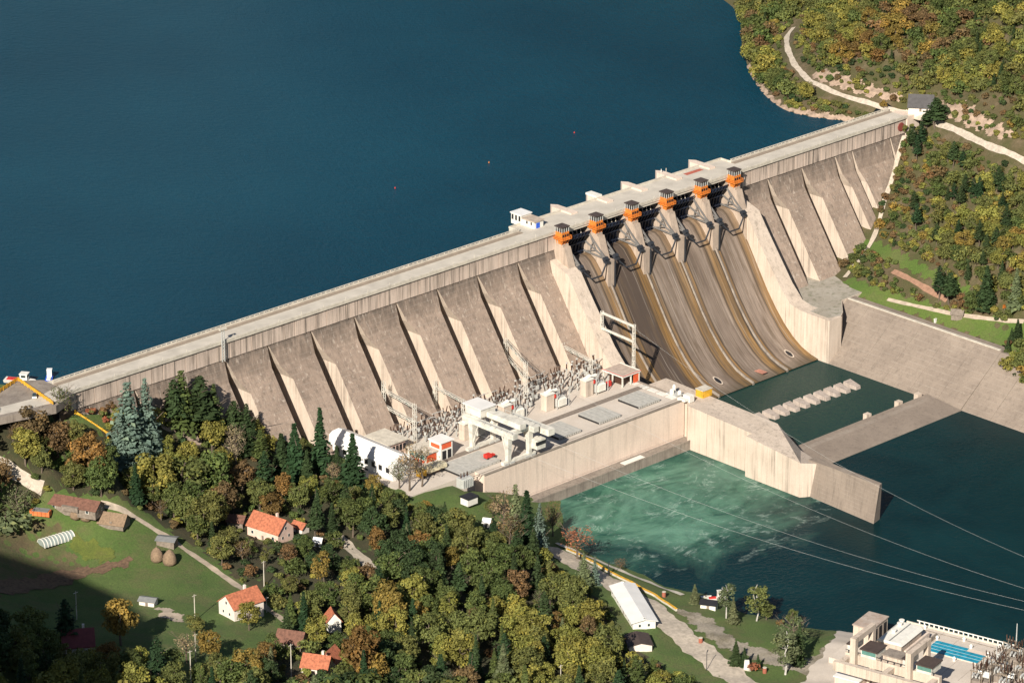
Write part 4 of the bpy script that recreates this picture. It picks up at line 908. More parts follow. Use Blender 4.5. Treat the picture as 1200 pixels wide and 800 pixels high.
def inside(X, Y, g):
    r = np.zeros(np.shape(X), bool); n = len(g)
    for i in range(n):
        (xa, ya), (xb, yb) = g[i], g[(i+1) % n]
        c = ((ya > Y) != (yb > Y)) & (X < (xb-xa)*(Y-ya)/((yb-ya) if yb != ya else 1e-9)+xa); r ^= c
    return r
def strip(name, pts, width, H, mat, lift=.12, world=False, **kw):
    c = [Vector(p) for p in pts] if world else [hit(H, *p) for p in pts]; c = [Vector((p.x, p.y, 0)) for p in c]
    d = []
    for a, b_ in zip(c[:-1], c[1:]):
        n = max(1, int((b_-a).length/2)); d += [a.lerp(b_, i/n) for i in range(n)]
    d.append(c[-1])
    for _ in range(3): d = [d[0]]+[(d[i-1]+d[i]*2+d[i+1])/4 for i in range(1, len(d)-1)]+[d[-1]]
    v = []; f = []; k = 5
    for i, p in enumerate(d):
        t = (d[min(i+1, len(d)-1)]-d[max(i-1, 0)]).normalized(); nrm = Vector((-t.y, t.x, 0)); w_ = width*(1+.12*math.sin(i*.7)+.08*math.sin(i*1.9))
        for j in range(k): q = p+nrm*w_*(j/(k-1)-.5); v.append((q.x, q.y, float(H(q.x, q.y))+lift))
    for i in range(len(d)-1):
        for j in range(k-1): a = i*k+j; f.append((a, a+1, a+k+1, a+k))
    me = bpy.data.meshes.new(name); me.from_pydata(v, [], f); me.materials.append(mat); me.polygons.foreach_set('use_smooth', [True]*len(f)); return link(name, me, **kw)
st = dict(kind='structure')
strip('dirt_path', [(118, 590), (160, 606), (200, 630), (240, 659), (275, 684), (300, 703), (335, 728)], 2.6, HL, MT['dirt'], **st)
strip('lane', [(392, 627), (408, 640), (428, 658), (450, 680)], 5.0, HL, MT['gravel'], **st)
strip('lane', [(-20, 535), (10, 548), (36, 565), (50, 572)], 4.0, HL, MT['gravel'], lift=.2, **st)
patch('ploughed_field', [(-40, 640), (10, 620), (50, 611), (76, 618), (72, 636), (92, 655), (112, 668), (60, 684), (20, 694), (-40, 705)], HL, ground_mat('ploughed_soil', (.085, .105, .03), (.15, .11, .055), (.11, .075, .04), .7, .08), .12, 1.2, **st)
patch('brown_strip', [(-40, 690), (20, 677), (70, 668), (120, 660), (165, 654), (150, 664), (100, 676), (40, 692), (-40, 706)], HL, plain('dry_stalks', (.14, .085, .05), 1, var=.5, sc=.8, bump=.8), .22, 1.2, **st)
patch('vegetable_patch', [(80, 626), (100, 630), (125, 640), (140, 650), (120, 662), (100, 655), (82, 642)], HL, ground_mat('yellow_green_crop', (.14, .16, .025), (.10, .13, .02), (.12, .09, .04), .4, .1), .24, 1.2, **st)
patch('bare_soil', [(180, 711), (200, 713), (217, 722), (212, 729), (190, 724)], HL, MT['dirt'], .12, 1.2, **st)
grv = ground_mat('gravel_and_weeds', (.36, .31, .24), (.42, .36, .29), (.16, .13, .07), .6, .1)
strip('river_road', [(640, 640), (662, 653), (690, 668), (716, 682), (748, 702), (775, 722), (800, 745), (822, 764), (850, 785), (880, 806)], 10.5, HL, MT['gravel'], lift=.2, **st)
patch('gravel_yard', [(788, 712), (812, 716), (838, 728), (850, 740), (868, 752), (905, 762), (950, 772), (975, 752), (1003, 735), (1003, 742), (965, 795), (930, 812), (948, 792), (930, 786), (900, 778), (868, 766), (846, 760), (820, 740)], HL, grv, .14, 1.2, **st)
strip('plant_road', [(1002, 742), (985, 764), (966, 788), (950, 815)], 11, HL, MT['deck'], lift=.25, **st)
# river bank wall and the yellow parapet of the road
strip('bank_wall', [(652, 637), (672, 645), (704, 659), (735, 673), (770, 687), (800, 698)], 2.2, lambda X, Y: np.maximum(HL(X, Y), .3), MT['kerb'], lift=.5, **st)
pts = [gl(*q) for q in ((664, 645), (690, 658), (708, 668), (740, 684), (768, 699), (793, 716))]
yw = thing('yellow_parapet', 'long curving yellow topped parapet between the river road and the grass', 'parapet', tuple(pts[0]), world=True)
for a, c in zip(pts[:-1], pts[1:]):
    n = max(1, round((c-a).length/3))
    for i in range(n):
        p, q = a.lerp(c, i/n), a.lerp(c, (i+.95)/n); p.z = float(HL(p.x, p.y)); q.z = float(HL(q.x, q.y))
        MB().beam(p+Vector((0, 0, .45)), q+Vector((0, 0, .45)), .7, .9).build('wall_block', MT['kerb'], yw); MB().beam(p+Vector((0, 0, .97)), q+Vector((0, 0, .97)), .9, .14).build('yellow_cap', MT['yellow'], yw)
# right bank roads
strip('shore_road', [(1066, 134), (1030, 126), (1000, 117), (975, 109), (948, 96), (931, 77), (922, 56), (922, 42), (930, 33)], 2.3, HR, MT['gravel'], lift=.35, **st)
strip('hill_road', [(1060, 132), (1082, 139), (1110, 149), (1140, 163), (1166, 175), (1200, 190), (1240, 200)], 2.3, HR, MT['gravel'], lift=.35, **st)
strip('grass_track', [(1040, 351), (1075, 359), (1110, 367), (1150, 373), (1200, 377)], 1.5, HR, MT['dirt'], lift=.2, **st)
strip('upper_track', [(1046, 318), (1075, 332), (1096, 345), (1110, 352)], 2.2, HR, plain('reddish_track', (.30, .17, .11), .95), lift=.2, **st)
gg = ground_mat('bank_grass', (.085, .15, .02), (.12, .17, .03), (.16, .14, .06), .35)
patch('grass_bench', [(984, 330), (1000, 326), (1030, 337), (1080, 352), (1125, 366), (1180, 376), (1230, 380), (1230, 450), (1180, 408), (1150, 398), (1080, 372), (1040, 362), (1000, 348)], HR, gg, .12, 1.6, **st)
patch('grass_bench', [(1008, 279), (1030, 283), (1070, 303), (1105, 322), (1150, 345), (1140, 352), (1100, 334), (1050, 312), (1004, 292)], HR, gg, .14, 1.6, **st)
patch('shore_rocks', [(874, 74), (882, 95), (897, 116), (915, 132), (950, 139), (1004, 145), (1000, 138), (955, 131), (922, 126), (905, 112), (890, 92), (880, 74)], HR, MT['cliff'], .25, 1.5, **st)
patch('rock_cutting', [(952, 82), (975, 84), (1000, 92), (1030, 104), (1060, 112), (1050, 122), (1010, 112), (975, 102), (955, 94)], HR, MT['cliff'], .25, 1.5, **st)
patch('rock_cutting', [(1100, 118), (1130, 120), (1160, 140), (1190, 158), (1180, 166), (1140, 152), (1108, 138)], HR, MT['cliff'], .25, 1.5, **st)
strip('abutment_stone_edge', [(1060, 160), (1052, 185), (1046, 210), (1036, 236), (1030, 262), (1022, 284), (1008, 304), (990, 326)], 2.2, HR, MT['gravel'], lift=.5, **st)
# ------------------------------------------------------------------ houses
def house(px, L, W, hw, hr, rz, wall, roof, label, cat='house', name='village_house', H=HL, chimney=True, win=3, sink=1.0, door=True, oh=.5, loc=None):
    g = hit(H, *px) if loc is None else Vector(loc); t = thing(name, label, cat, tuple(g), math.radians(rz))
    MB().box(-L/2, L/2, -W/2, W/2, -sink, hw).build('wall', wall, t)
    for s in (-1, 1):
        b = MB(); x = s*L/2; x2 = s*(L/2-.2); b.face([(x, -W/2, hw), (x, W/2, hw), (x, 0, hw+hr-.1)]); b.face([(x2, -W/2, hw), (x2, W/2, hw), (x2, 0, hw+hr-.1)]); b.face([(x, -W/2, hw), (x2, -W/2, hw), (x2, 0, hw+hr-.1), (x, 0, hw+hr-.1)]); b.face([(x, W/2, hw), (x2, W/2, hw), (x2, 0, hw+hr-.1), (x, 0, hw+hr-.1)])
        b.build('gable', wall, t)
    k = hr/(W/2); xo = L/2+oh
    for s in (-1, 1):
        ye = s*(W/2+oh); ze = hw-oh*k; b = MB()
        b.hexa([(-xo, 0, hw+hr), (xo, 0, hw+hr), (xo, ye, ze), (-xo, ye, ze)], [(-xo, 0, hw+hr+.25), (xo, 0, hw+hr+.25), (xo, ye, ze+.22), (-xo, ye, ze+.22)])
        b.build('roof_slope', roof, t)
    if chimney: MB().box(L*.15, L*.15+.8, .6, 1.4, hw+hr*.5, hw+hr+1.2).build('chimney', wall, t)
    for s in (-1, 1):
        for i in range(win):
            x = -L/2+L*(i+.5)/win
            if s == -1 and i == win//2 and door: MB().box(x-.5, x+.5, -W/2-.05, -W/2, 0, 2.1).build('door', MT['wood'], t); continue
            o = MB().box(x-.65, x+.65, s*(W/2+.04), s*W/2, hw*.35, hw*.35+1.4).build('window', MT['white'], t)
            MB().box(x-.5, x+.5, s*(W/2+.07), s*(W/2+.04), hw*.35+.15, hw*.35+1.25).build('pane', MT['glass'], o)
    for s in (-1, 1):
        if win > 1:
            for yy, zz in ((-W*.2, hw*.35), (W*.2, hw*.35), (0, hw+.3)):
                o = MB().box(s*(L/2+.04), s*L/2, yy-.5, yy+.5, zz, zz+1.2).build('window', MT['white'], t); MB().box(s*(L/2+.07), s*(L/2+.04), yy-.38, yy+.38, zz+.12, zz+1.08).build('pane', MT['glass'], o)
    return t
h1 = house((317, 629), 14.5, 8.6, 4.6, 4.0, -81, MT['pinkpl'], MT['tile'], 'pink walled house with a big orange tiled roof among the trees', sink=2)
for x in (-2.4, 1.6): MB().box(x-.7, x+.7, -2.6, -1.6, 7.1, 7.3).build('skylight', MT['greyroof'], h1) if False else None
h2 = house((283, 719), 12.5, 9, 5.2, 3.6, -4, MT['plaster'], MT['tile'], 'white two storey house with an orange roof beside the meadow path', sink=2)
house((352, 622), 5, 4, 2.2, 1.4, -81, MT['plaster'], MT['tile'], 'small orange roofed annex just right of the pink house', 'annex', 'annex', win=1, chimney=False)
house((278, 615), 6, 5, 2.4, 1.6, -60, MT['wood'], MT['tileold'], 'old brown roofed barn half hidden left of the pink house', 'barn', 'barn', win=1, chimney=False)
house((390, 738), 5, 5, 4.6, 3.0, 60, MT['white'], MT['tile'], 'tiny white cottage with a steep red roof between dark trees', 'cottage', 'cottage', win=1, chimney=False)
house((372, 787), 9, 7, 3.2, 3.2, -60, MT['plaster'], MT['tile'], 'orange roofed house at the bottom edge beside the orange tree')
house((388, 781), 7, 6, 3.4, 3.2, 28, MT['plaster'], MT['tile'], 'orange cross wing roof attached beside the bottom edge house', 'house wing', 'house_wing', chimney=False, win=1)
house((342, 756), 9, 7, 2.6, 3.0, -62, MT['wood'], MT['tileold'], 'brown roofed cabin left of the dark conifers near the bottom edge', 'cabin', 'log_cabin', chimney=False, win=1)
house((62, 545), 1, 1, .1, .1, 0, MT['wood'], MT['tileold'], 'x') if False else None
ls = house((88, 597), 20, 7, 2.6, 2.2, -66, MT['wood'], MT['tileold'], 'long low farm shed with a brown tiled roof above the meadow', 'shed', 'farm_shed', chimney=False, win=3)
MB().box(-3, 3.5, -4.6, -3.5, 1.2, 3.0).build('lean_to', MT['wood'], ls)
house((134, 613), 9.5, 6.5, 1.2, 2.8, -62, MT['wood'], MT['hay'], 'small thatched hay barn with a brown roof beside the dirt path', 'hay barn', 'hay_barn', chimney=False, win=1)
house((196, 638), 6.5, 4.5, 2.4, .5, -58, MT['wood'], MT['greyroof'], 'grey roofed wooden hut beside the path above two haystacks', 'hut', 'garden_hut', chimney=False, win=1)
house((174, 708), 5.5, 3.6, 2.0, .6, -60, MT['plaster'], MT['greyroof'], 'small pale hut with a flat grey roof alone in the meadow', 'hut', 'garden_hut', chimney=False, win=1)
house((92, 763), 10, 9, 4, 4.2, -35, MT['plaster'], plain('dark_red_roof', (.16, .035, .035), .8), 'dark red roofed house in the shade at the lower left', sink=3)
house((373, 640), 2.6, 2.2, 2.4, 1.0, -60, MT['white'], MT['white2'], 'tiny white hut in the trees right of the pink house', 'hut', 'garden_hut', chimney=False, win=1)
house((571, 617), 2.4, 2.4, 2.4, 1.0, -60, MT['white'], MT['white2'], 'tiny white hut in the trees below the green slope', 'hut', 'garden_hut', chimney=False, win=1)
ob = gl(48, 603); t = thing('orange_stack', 'stack of orange hollow bricks under a grey cover at the meadow edge', 'brick stack', tuple(ob), math.radians(-58))
for i in range(5):
    for j in range(2): MB().box(-3.8+i*1.5, -2.4+i*1.5, -1.3, 1.3, j*1.0, j*1.0+.94).build('brick_pallet', plain('fired_clay', (.58, .16, .05), .9) if not i+j else bpy.data.materials['fired_clay'], t)
MB().box(-2.8, 3.2, -1.7, 1.4, 1.96, 2.15).build('cover', MT['greyroof'], t)
for x, y, h, lb in ((89, 606, 4.6, 'rounded haystack in front of the long farm shed, left one'), (101, 608, 4.6, 'rounded haystack in front of the long farm shed, right one'), (184, 656, 5.0, 'pointed haystack standing in the green meadow, left one'), (199, 660, 5.4, 'pointed haystack standing in the green meadow, right one with a long shadow')):
    g = gl(x, y); r = h*.46; b = MB()
    pr = [(r*.85, -.3), (r, h*.15), (r*.98, h*.4), (r*.8, h*.65), (r*.45, h*.88), (r*.1, h)]
    t = thing('haystack', lb, 'haystack', tuple(g), group='haystacks of the village'); q = MB().lathe((0, 0, 0), pr, 18)
    q.v = [(vx+random.uniform(-.12, .12), vy+random.uniform(-.12, .12), vz+random.uniform(-.08, .08)) for vx, vy, vz in q.v]
    q.build('stack', MT['hay'], t, smooth=True); MB().tube((0, 0, h-.4), (0, 0, h+.7), .08, n=5).build('pole', MT['wood'], t)
# polytunnel
g = gl(66, 634); t = thing('polytunnel', 'small greenhouse tunnel with pale ribs standing in the vegetable field', 'greenhouse', tuple(g), math.radians(-6)); L = 12.5; R_ = 2.5
b = MB(); ns = 12
for k in range(ns):
    a0, a1 = math.pi*k/ns, math.pi*(k+1)/ns; f = lambda a, x, r: (x, -r*math.cos(a), r*math.sin(a))
    b.face([f(a0, -L/2, R_), f(a0, L/2, R_), f(a1, L/2, R_), f(a1, -L/2, R_)]); b.face([f(a0, -L/2, R_), f(a1, -L/2, R_), (-L/2, 0, 0)]); b.face([f(a0, L/2, R_), f(a1, L/2, R_), (L/2, 0, 0)])
b.build('film', plain('greenhouse_film', (.26, .30, .28), .35), t, smooth=False)
for i in range(10):
    x = -L/2+i*L/9; b = MB()
    for k in range(ns): a0, a1 = math.pi*k/ns, math.pi*(k+1)/ns; b.beam(f(a0, x, R_+.06), f(a1, x, R_+.06), .34, .16)
    b.build('rib', MT['white'], t)
# poles
PL = [((90, 725), (90, 697), 'at the left in the meadow'), ((228.5, 727), (228, 700), 'left of the white house'), ((229.5, 775), (229, 747), 'behind the golden tree'), ((224, 806), (223.7, 769), 'at the bottom edge left of the bushes'), ((309.5, 687), (309, 660), 'between the two orange roofed houses'),
      ((312.5, 717), (312.5, 701), 'right of the white house'), ((341.5, 794), (341, 760), 'in front of the brown cabin'), ((587, 812), (587, 790), 'sticking out of the forest at the bottom edge'), ((657, 806), (656, 782), 'rightmost one in the forest at the bottom edge')]
for (bx_, by_), (tx, ty_), lb in PL:
    g = gl(bx_, by_); h = (by_-ty_)/2.72; t = thing('utility_pole', 'slender pale utility pole '+lb, 'utility pole', tuple(g), group='utility poles in the village')
    MB().tube((0, 0, -.5), (0, 0, h), .2, .13, n=7).build('pole', MT['kerb'], t); MB().beam((-.9, 0, h-.5), (.9, 0, h-.5), .16).build('crossarm', MT['kerb'], t)
# house on the right bank, small huts
house((1079, 128), 10.5, 7.5, 2.2, 4.4, -52, MT['plaster'], MT['darkroof'] if False else plain('slate_roof', (.07, .065, .065), .8), 'lone house with steep dark roof above the right end of the dam', H=HR, sink=3, chimney=False, win=1)
for s in (): pass
hh = house((1122, 371), 4.6, 4.0, 1.8, 1.3, -60, MT['wood'], MT['wood'], 'small open wooden shelter on the green right bank', 'shelter', 'wooden_shelter', H=HR, chimney=False, win=1)
hm = gr(1096, 378); t = thing('white_post', 'small white marker post on the edge of the right bank slab', 'post', tuple(hm)); MB().box(-.4, .4, -.4, .4, 0, 1.4).build('post', MT['white'], t); MB().box(-.7, .7, -.3, .3, 1.2, 1.8).build('plate', MT['white'], t)
hm = gr(1177, 363); t = thing('orange_sign', 'small orange sign at the foot of the right bank trees', 'sign', tuple(hm)); MB().box(-.1, .1, -.1, .1, 0, 1.0).build('post', MT['wood'], t); MB().box(-1, 1, -.1, .1, .8, 2.4).build('board', MT['orange'], t)
# ------------------------------------------------------------------ river side buildings
g = gl(742, 712)
lb_ = house((742, 716), 31, 8.2, 3.2, .9, -121, MT['white'], MT['white2'], 'long white roofed building beside the river road', 'building', 'long_building', chimney=False, win=8, oh=.8)
house((748, 757), 9, 8, 2.4, 1.0, -125, MT['plaster'], MT['darkroof'], 'dark roofed shed beside the river road below the long white building', 'shed', 'roadside_shed', chimney=False, win=1)
house((831, 712), 5.5, 4, 2.2, .8, -60, MT['white'], MT['dark'], 'small white hut with black roof on the riverside grass', 'hut', 'garden_hut', chimney=False, win=1)
g = gl(840, 704); boat((g.x, g.y, g.z+.5), -.6, 7, 'small white and red boat lying on the riverside grass', MT['white'], MT['white'], MT['red'])
g = gl(827, 700); t = thing('white_rowboat', 'tiny white rowing boat on the river bank grass', 'rowing boat', tuple(g), -.5); b = MB(); b.hexa([(-1.6, -.5, 0), (1.6, -.3, 0), (1.6, .3, 0), (-1.6, .5, 0)], [(-1.8, -.8, .6), (2.2, -.15, .7), (2.2, .15, .7), (-1.8, .8, .6)]); b.build('hull', MT['white'], t); MB().box(-.3, .3, -.6, .6, .6, .7).build('seat', MT['wood'], t)
g = gl(875, 784); t = thing('white_monument', 'white stone monument on the grass beside two small firs', 'monument', tuple(g), -.8)
b = MB(); b.hexa([(-1, -.5, 0), (1, -.5, 0), (1, .5, 0), (-1, .5, 0)], [(-.8, -.35, 3.6), (.8, -.35, 3.6), (.8, .35, 3.6), (-.8, .35, 3.6)]); b.build('slab', MT['white'], t); MB().box(-1.4, 1.4, -1, 1, -.2, .3).build('plinth', MT['kerb'], t)
for x, y, lb in ((778, 699, 'small rusty barrel beside the yellow parapet'), (821, 753, 'small rusty barrel on the gravel yard'), (896, 788, 'small red and white barrel near the big birch')):
    g = gl(x, y); t = thing('barrel', lb, 'barrel', tuple(g)); MB().lathe((0, 0, 0), [(.7, 0), (.75, 1), (.7, 2.0)], 10).build('drum', plain('rusty_red', (.32, .1, .06), .8), t); MB().lathe((0, 0, 2.0), [(.74, 0), (.74, .12)], 10).build('lid', MT['kerb'], t)
for x, y, hh_, lb in ((713, 669, 5, 'street lamp by the yellow parapet'), (828, 779, 7, 'street lamp at the road junction near the bottom edge')):
    g = gl(x, y+6); t = thing('street_lamp', 'thin dark '+lb, 'street lamp', tuple(g)); MB().tube((0, 0, 0), (0, 0, hh_), .12, n=6).build('post', MT['dsteel'], t); MB().beam((0, 0, hh_), (1.2, .6, hh_+.2), .25).build('lamp_head', MT['dsteel'], t)
# ------------------------------------------------------------------ second plant in the lower right corner
pa = math.radians(-76); O = P(1075, 731, 7.5)
pl = thing('pump_plant', 'concrete plant deck with cranes at the river in the lower right corner', 'plant', (O.x, O.y, 7.5), pa)
# local x runs along the river edge (down-right), local y towards the river; the deck lies at negative y
MB().box(-4, 62, -62, 0, -9, 0).box(-14, -4, -40, -12, -9, 0).build('deck', MT['deck'], pl)
MB().box(-4, 62, -.5, 0, 0, .5).build('quay_kerb', MT['kerb'], pl)
pm_ = MB().box(-.2, .2, -.42, -.02, .5, 1.7).mesh('railing_post', MT['white'])
for i in range(20): o = link('railing_post', pm_, pl); o.location = (i*1.9+1, 0, 0)
MB().box(0, 38, -.36, -.1, 1.5, 1.8).build('railing', MT['white'], pl); MB().box(0, 38, -3.2, -2.9, 0, .2).build('rail', MT['ledge'], pl)
for x in range(4, 60, 7): MB().box(x-.05, x+.05, -40, -1, 0, .03).build('joint', MT['ledge'], pl)
MB().box(-1.5, 7.5, -27.5, -12, 0, 4.6).build('hall_wall', MT['clean'], pl)
b = MB(); b.hexa([(-2, -28, 4.6), (8, -28, 4.6), (8, -11.5, 4.6), (-2, -11.5, 4.6)], [(-.6, -28, 5.6), (6.6, -28, 5.6), (6.6, -11.5, 5.6), (-.6, -11.5, 5.6)]); b.build('hall_roof', MT['white'], pl)
MB().box(2.8, 3.2, -28, -11.5, 5.6, 5.75).build('roof_seam', MT['greyroof'], pl)
for x, y in ((.5, -15), (1.2, -21), (0, -12.5)): MB().lathe((x, y, 5.6), [(.7, 0), (.7, .8), (1.0, .9), (1.0, 1.2)], 10).build('roof_vent', MT['white'], pl)
MB().box(8.4, 9.2, -27, -9, 0, 3.0).build('side_gallery', MT['wall'], pl); MB().box(10.2, 10.7, -28, -6, 0, 1.6).build('side_wall', MT['ledge'], pl)
MB().box(-12.5, -5.2, -25, -13, -2, 6.6).build('stair_tower', MT['clean'], pl); MB().box(-12.8, -4.9, -25.3, -12.7, 6.6, 7.0).build('stair_tower_roof', concrete('rusty_roof', (.5, .43, .37), (.32, .2, .14), stain=.5), pl)
for y in (-22, -18.5, -15): MB().box(-5.2, -5.1, y-1, y+1, 1, 5.6).build('opening', MT['dark'], pl)
sl2 = MB().box(-.9, .9, -.5, .5, 0, .18)
for j in range(5):
    for i in range(8):
        if (j < 4 and i < 5) or (i >= 5 and 1 <= j < 4):
            MB().box(12+i*2.5, 14.4+i*2.5, -10.6-j*2.3, -8.8-j*2.3, .25, .42).build('blue_cover', MT['turq'], pl)
MB().box(11.7, 31.9, -17.8, -8.5, 0, .25).build('cover_frame', MT['wall'], pl)
for x, y in ((11.5, -7.5), (24.6, -7.5), (32.3, -10.2), (24, -19.5), (20, -3.6), (4, -2), (33, -2)): MB().lathe((x, y, 0), [(.5, 0), (.5, .9), (.7, 1.0), (.2, 1.6)], 9).build('vent', MT['white'], pl)
MB().box(-1.5, 7.5, -59.5, -43, -4, 4.0).build('low_building', MT['wall'], pl); MB().box(-1.9, 7.9, -60, -42.6, 4.0, 4.4).build('low_building_roof', MT['white2'], pl)
MB().box(12, 42, -52, -36, .0, 1.6).build('pit_wall', MT['deck'], pl)
# crane of the plant
B0 = P(992, 766, 17.5); pc = thing('portal_crane', 'big cream portal crane with brown roofed winch houses in the lower right corner', 'crane', (B0.x, B0.y, 7.5), pa-.02)
L = 36
for y, nm in ((0, 'a'), (-8.5, 'b')):
    MB().box(0, L, y-.9, y+.9, 7.8, 11.2).build('main_girder', MT['clean'], pc)
for x in (1.5, L-1.5, L/2): MB().box(x-1, x+1, -8, 0, 8.6, 10.4).build('cross_girder', MT['clean'], pc)
for x in (3.8, 25.0):
    b = MB(); b.hexa([(x-1.2, -2.9, -20), (x+1.2, -2.9, -20), (x+1.2, -.9, -20), (x-1.2, -.9, -20)], [(x-1.0, -2.9, 18), (x+1.0, -2.9, 18), (x+1.0, -.9, 18), (x-1.0, -.9, 18)]); b.build('column', MT['clean'], pc)
    MB().box(x-.9, x+.9, -.9, 12, 16.0, 18).build('top_arm', MT['clean'], pc); MB().box(x-.9, x+.9, 10, 12, 11.2, 16).build('arm_post', MT['clean'], pc)
    MB().box(x+2.2, x+8.0, -1, 6, 11.2, 13.8).build('winch_house_wall', MT['crane'], pc); MB().box(x+1.8, x+8.4, -1.4, 6.4, 13.8, 14.2).build('winch_house_roof', MT['darkroof'], pc); MB().box(x-3.5, x-1.6, 0, 8, 11.2, 13.8).build('winch_house_wall', MT['crane'], pc); MB().box(x-3.9, x-1.2, -.3, 8.3, 13.8, 14.2).build('winch_house_roof', MT['darkroof'], pc)
    for y in (0.5, 3.5, 6): MB().box(x+2.0, x+8.5, y, y, 12, 13).build('x', MT['dark'], pc) if False else None
    MB().box(x+2.6, x+7.9, -1.06, -1, 12.2, 13.6).build('window', MT['greenglass'], pc)
MB().box(13.2, 21, 1.5, 6.5, 9.5, 12.6).build('machine_box', MT['clean'], pc); MB().box(12.8, 21.3, 1.2, 6.8, 12.6, 13.0).build('machine_box_roof', MT['ledge'], pc)
for i in range(14): MB().box(1+i*2.5, 1.3+i*2.5, -.85, -.6, 11.2, 12.3).build('railing_post', MT['dsteel'], pc)
MB().box(0, L, -.85, -.7, 12.2, 12.35).build('railing', MT['dsteel'], pc)
for x in (8.0, 33): 
    b = MB(); b.beam((x, -1, -8), (x+2, -1, 7.8), .9).beam((x+4, -1, -8), (x+3, -1, 7.8), .9); b.build('leg_strut', MT['clean'], pc)
# switchgear of the plant: dense frames and insulators
def bay():
    t = thing('switch_bay', 'x', 'switch bay')
    for x in (-2, 2):
        for y in (-1.5, 1.5): MB().beam((x, y, 0), (x, y, 5.0), .3).build('post', MT['rust'], t)
    MB().box(-2.4, 2.4, -1.7, -1.4, 5.0, 5.3).build('top_beam', MT['rust'], t); MB().box(-2.4, 2.4, 1.4, 1.7, 5.0, 5.3).build('top_beam', MT['rust'], t)
    for i in range(3):
        MB().tube((-1.6+i*1.6, 0, 5.3), (-2.0+i*1.6, .3, 7.4), .25, n=6).build('insulator', MT['brown'], t); MB().tube((-1.6+i*1.6, -1.2, 3.0), (-1.6+i*1.6, 1.2, 3.2), .45, n=8).build('tank', MT['steel'], t)
    MB().box(-2.2, 2.2, -1.0, 1.0, 0, 1.6).build('base', MT['ledge'], t); return reg(t)
b0 = bay(); k = 0
R2 = Matrix.Rotation(pa, 3, 'Z')
for i in range(5):
    for j in range(5):
        q = Vector((O.x, O.y, 7.5))+R2 @ Vector((37.5+i*5.6+random.uniform(-1.2, 1.2), -5-j*7.0+random.uniform(-1.5, 1.5), 0)); t = b0 if k == 0 else copy_tree(b0, (0, 0, 0)); t.location = q; t.rotation_euler.z = pa+random.uniform(-.3, .3)+(1.57 if (i+j) % 2 else 0); t.scale = (.8, .9, random.uniform(.7, 1.5))
        t.location.z += random.uniform(0, .8)
        t['label'] = 'grey switch bay with insulators, row %s from the river, lower right corner' % ('first', 'second', 'third', 'fourth', 'fifth')[j]; t['group'] = 'switch bays of the lower plant'; k += 1
for x, y, h, ml in ((40, -4, 12, 'short thin grey mast at the river corner of the lower plant'), (46, -1.5, 16, 'tallest thin grey mast at the right edge by the lower plant'), (41, -22, 11, 'thin grey mast in the middle of the lower plant deck edge')):
    q = Vector((O.x, O.y, 7.5))+R2 @ Vector((x, y, 0)); t = thing('lightning_mast', ml, 'mast', tuple(q)); MB().tube((0, 0, 0), (0, 0, h), .3, .15, n=7).build('pole', MT['steel'], t); MB().box(-.6, .6, -.6, .6, 0, .6).build('base', MT['kerb'], t)
t = thing('transformer_wall', 'tan firewall standing at the river side of the lower plant switch bays', 'firewall', (0, 0, 0)); q = Vector((O.x, O.y, 7.5))+R2 @ Vector((47, -5, 0)); t.location = q; t.rotation_euler.z = pa; MB().box(-3, 3, -.5, .5, 0, 8).build('wall', MT['clean'], t); MB().box(-3.2, 3.2, -.7, .7, 8, 8.3).build('cap', MT['kerb'], t)
# ------------------------------------------------------------------ vegetation
def foliage_mat(name, mass=False):
    m, t, b = newmat(name); n = N(t); out = t.nodes['Material Output']
    if mass: a = n.node('ShaderNodeAttribute'); a.attribute_name = 'tint'; base = a.outputs['Color']
    else: a = n.node('ShaderNodeObjectInfo'); base = a.outputs['Color']
    lv = n.node('ShaderNodeAttribute'); lv.attribute_name = 'lv'
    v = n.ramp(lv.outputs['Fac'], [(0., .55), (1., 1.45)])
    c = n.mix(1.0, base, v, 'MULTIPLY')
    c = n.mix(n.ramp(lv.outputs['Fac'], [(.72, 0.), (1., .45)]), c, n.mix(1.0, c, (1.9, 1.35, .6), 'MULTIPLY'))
    b.inputs['Roughness'].default_value = .75; b.inputs['Specular IOR Level'].default_value = .25
    t.links.new(c, b.inputs['Base Color'])
    tr = n.node('ShaderNodeBsdfTranslucent'); t.links.new(n.mix(1.0, c, (1.2, 1.25, .6), 'MULTIPLY'), tr.inputs[0])
    mx = n.node('ShaderNodeMixShader'); mx.inputs[0].default_value = .22
    t.links.new(b.outputs[0], mx.inputs[1]); t.links.new(tr.outputs[0], mx.inputs[2]); t.links.new(mx.outputs[0], out.inputs[0]); return m
FM = foliage_mat('foliage'); FMM = foliage_mat('foliage_mass', True)
def quads_mesh(name, cen, nor, size, lv, asp=1.0, mat=None, tint=None):
    """leaf sprays: a rhomb per entry, folded a little"""
    k = len(cen); up = rng.normal(size=(k, 3)); a = np.cross(nor, up); a /= np.linalg.norm(a, axis=1)[:, None]+1e-9; b = np.cross(nor, a)
    s = size[:, None]; fold = nor*s*.25
    v = np.stack([cen-a*s, cen-b*s*.62*asp+fold, cen+a*s, cen+b*s*.62*asp+fold], 1).reshape(-1, 3)
    me = bpy.data.meshes.new(name); me.vertices.add(4*k); me.vertices.foreach_set('co', v.ravel())
    me.loops.add(4*k); me.loops.foreach_set('vertex_index', np.arange(4*k)); me.polygons.add(k); me.polygons.foreach_set('loop_start', np.arange(0, 4*k, 4))
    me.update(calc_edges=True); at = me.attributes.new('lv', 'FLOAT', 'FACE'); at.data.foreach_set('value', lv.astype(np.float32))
    if tint is not None: at = me.attributes.new('tint', 'FLOAT_COLOR', 'FACE'); at.data.foreach_set('color', np.hstack([tint, np.ones((k, 1))]).astype(np.float32).ravel())
    me.materials.append(mat or FM); return me
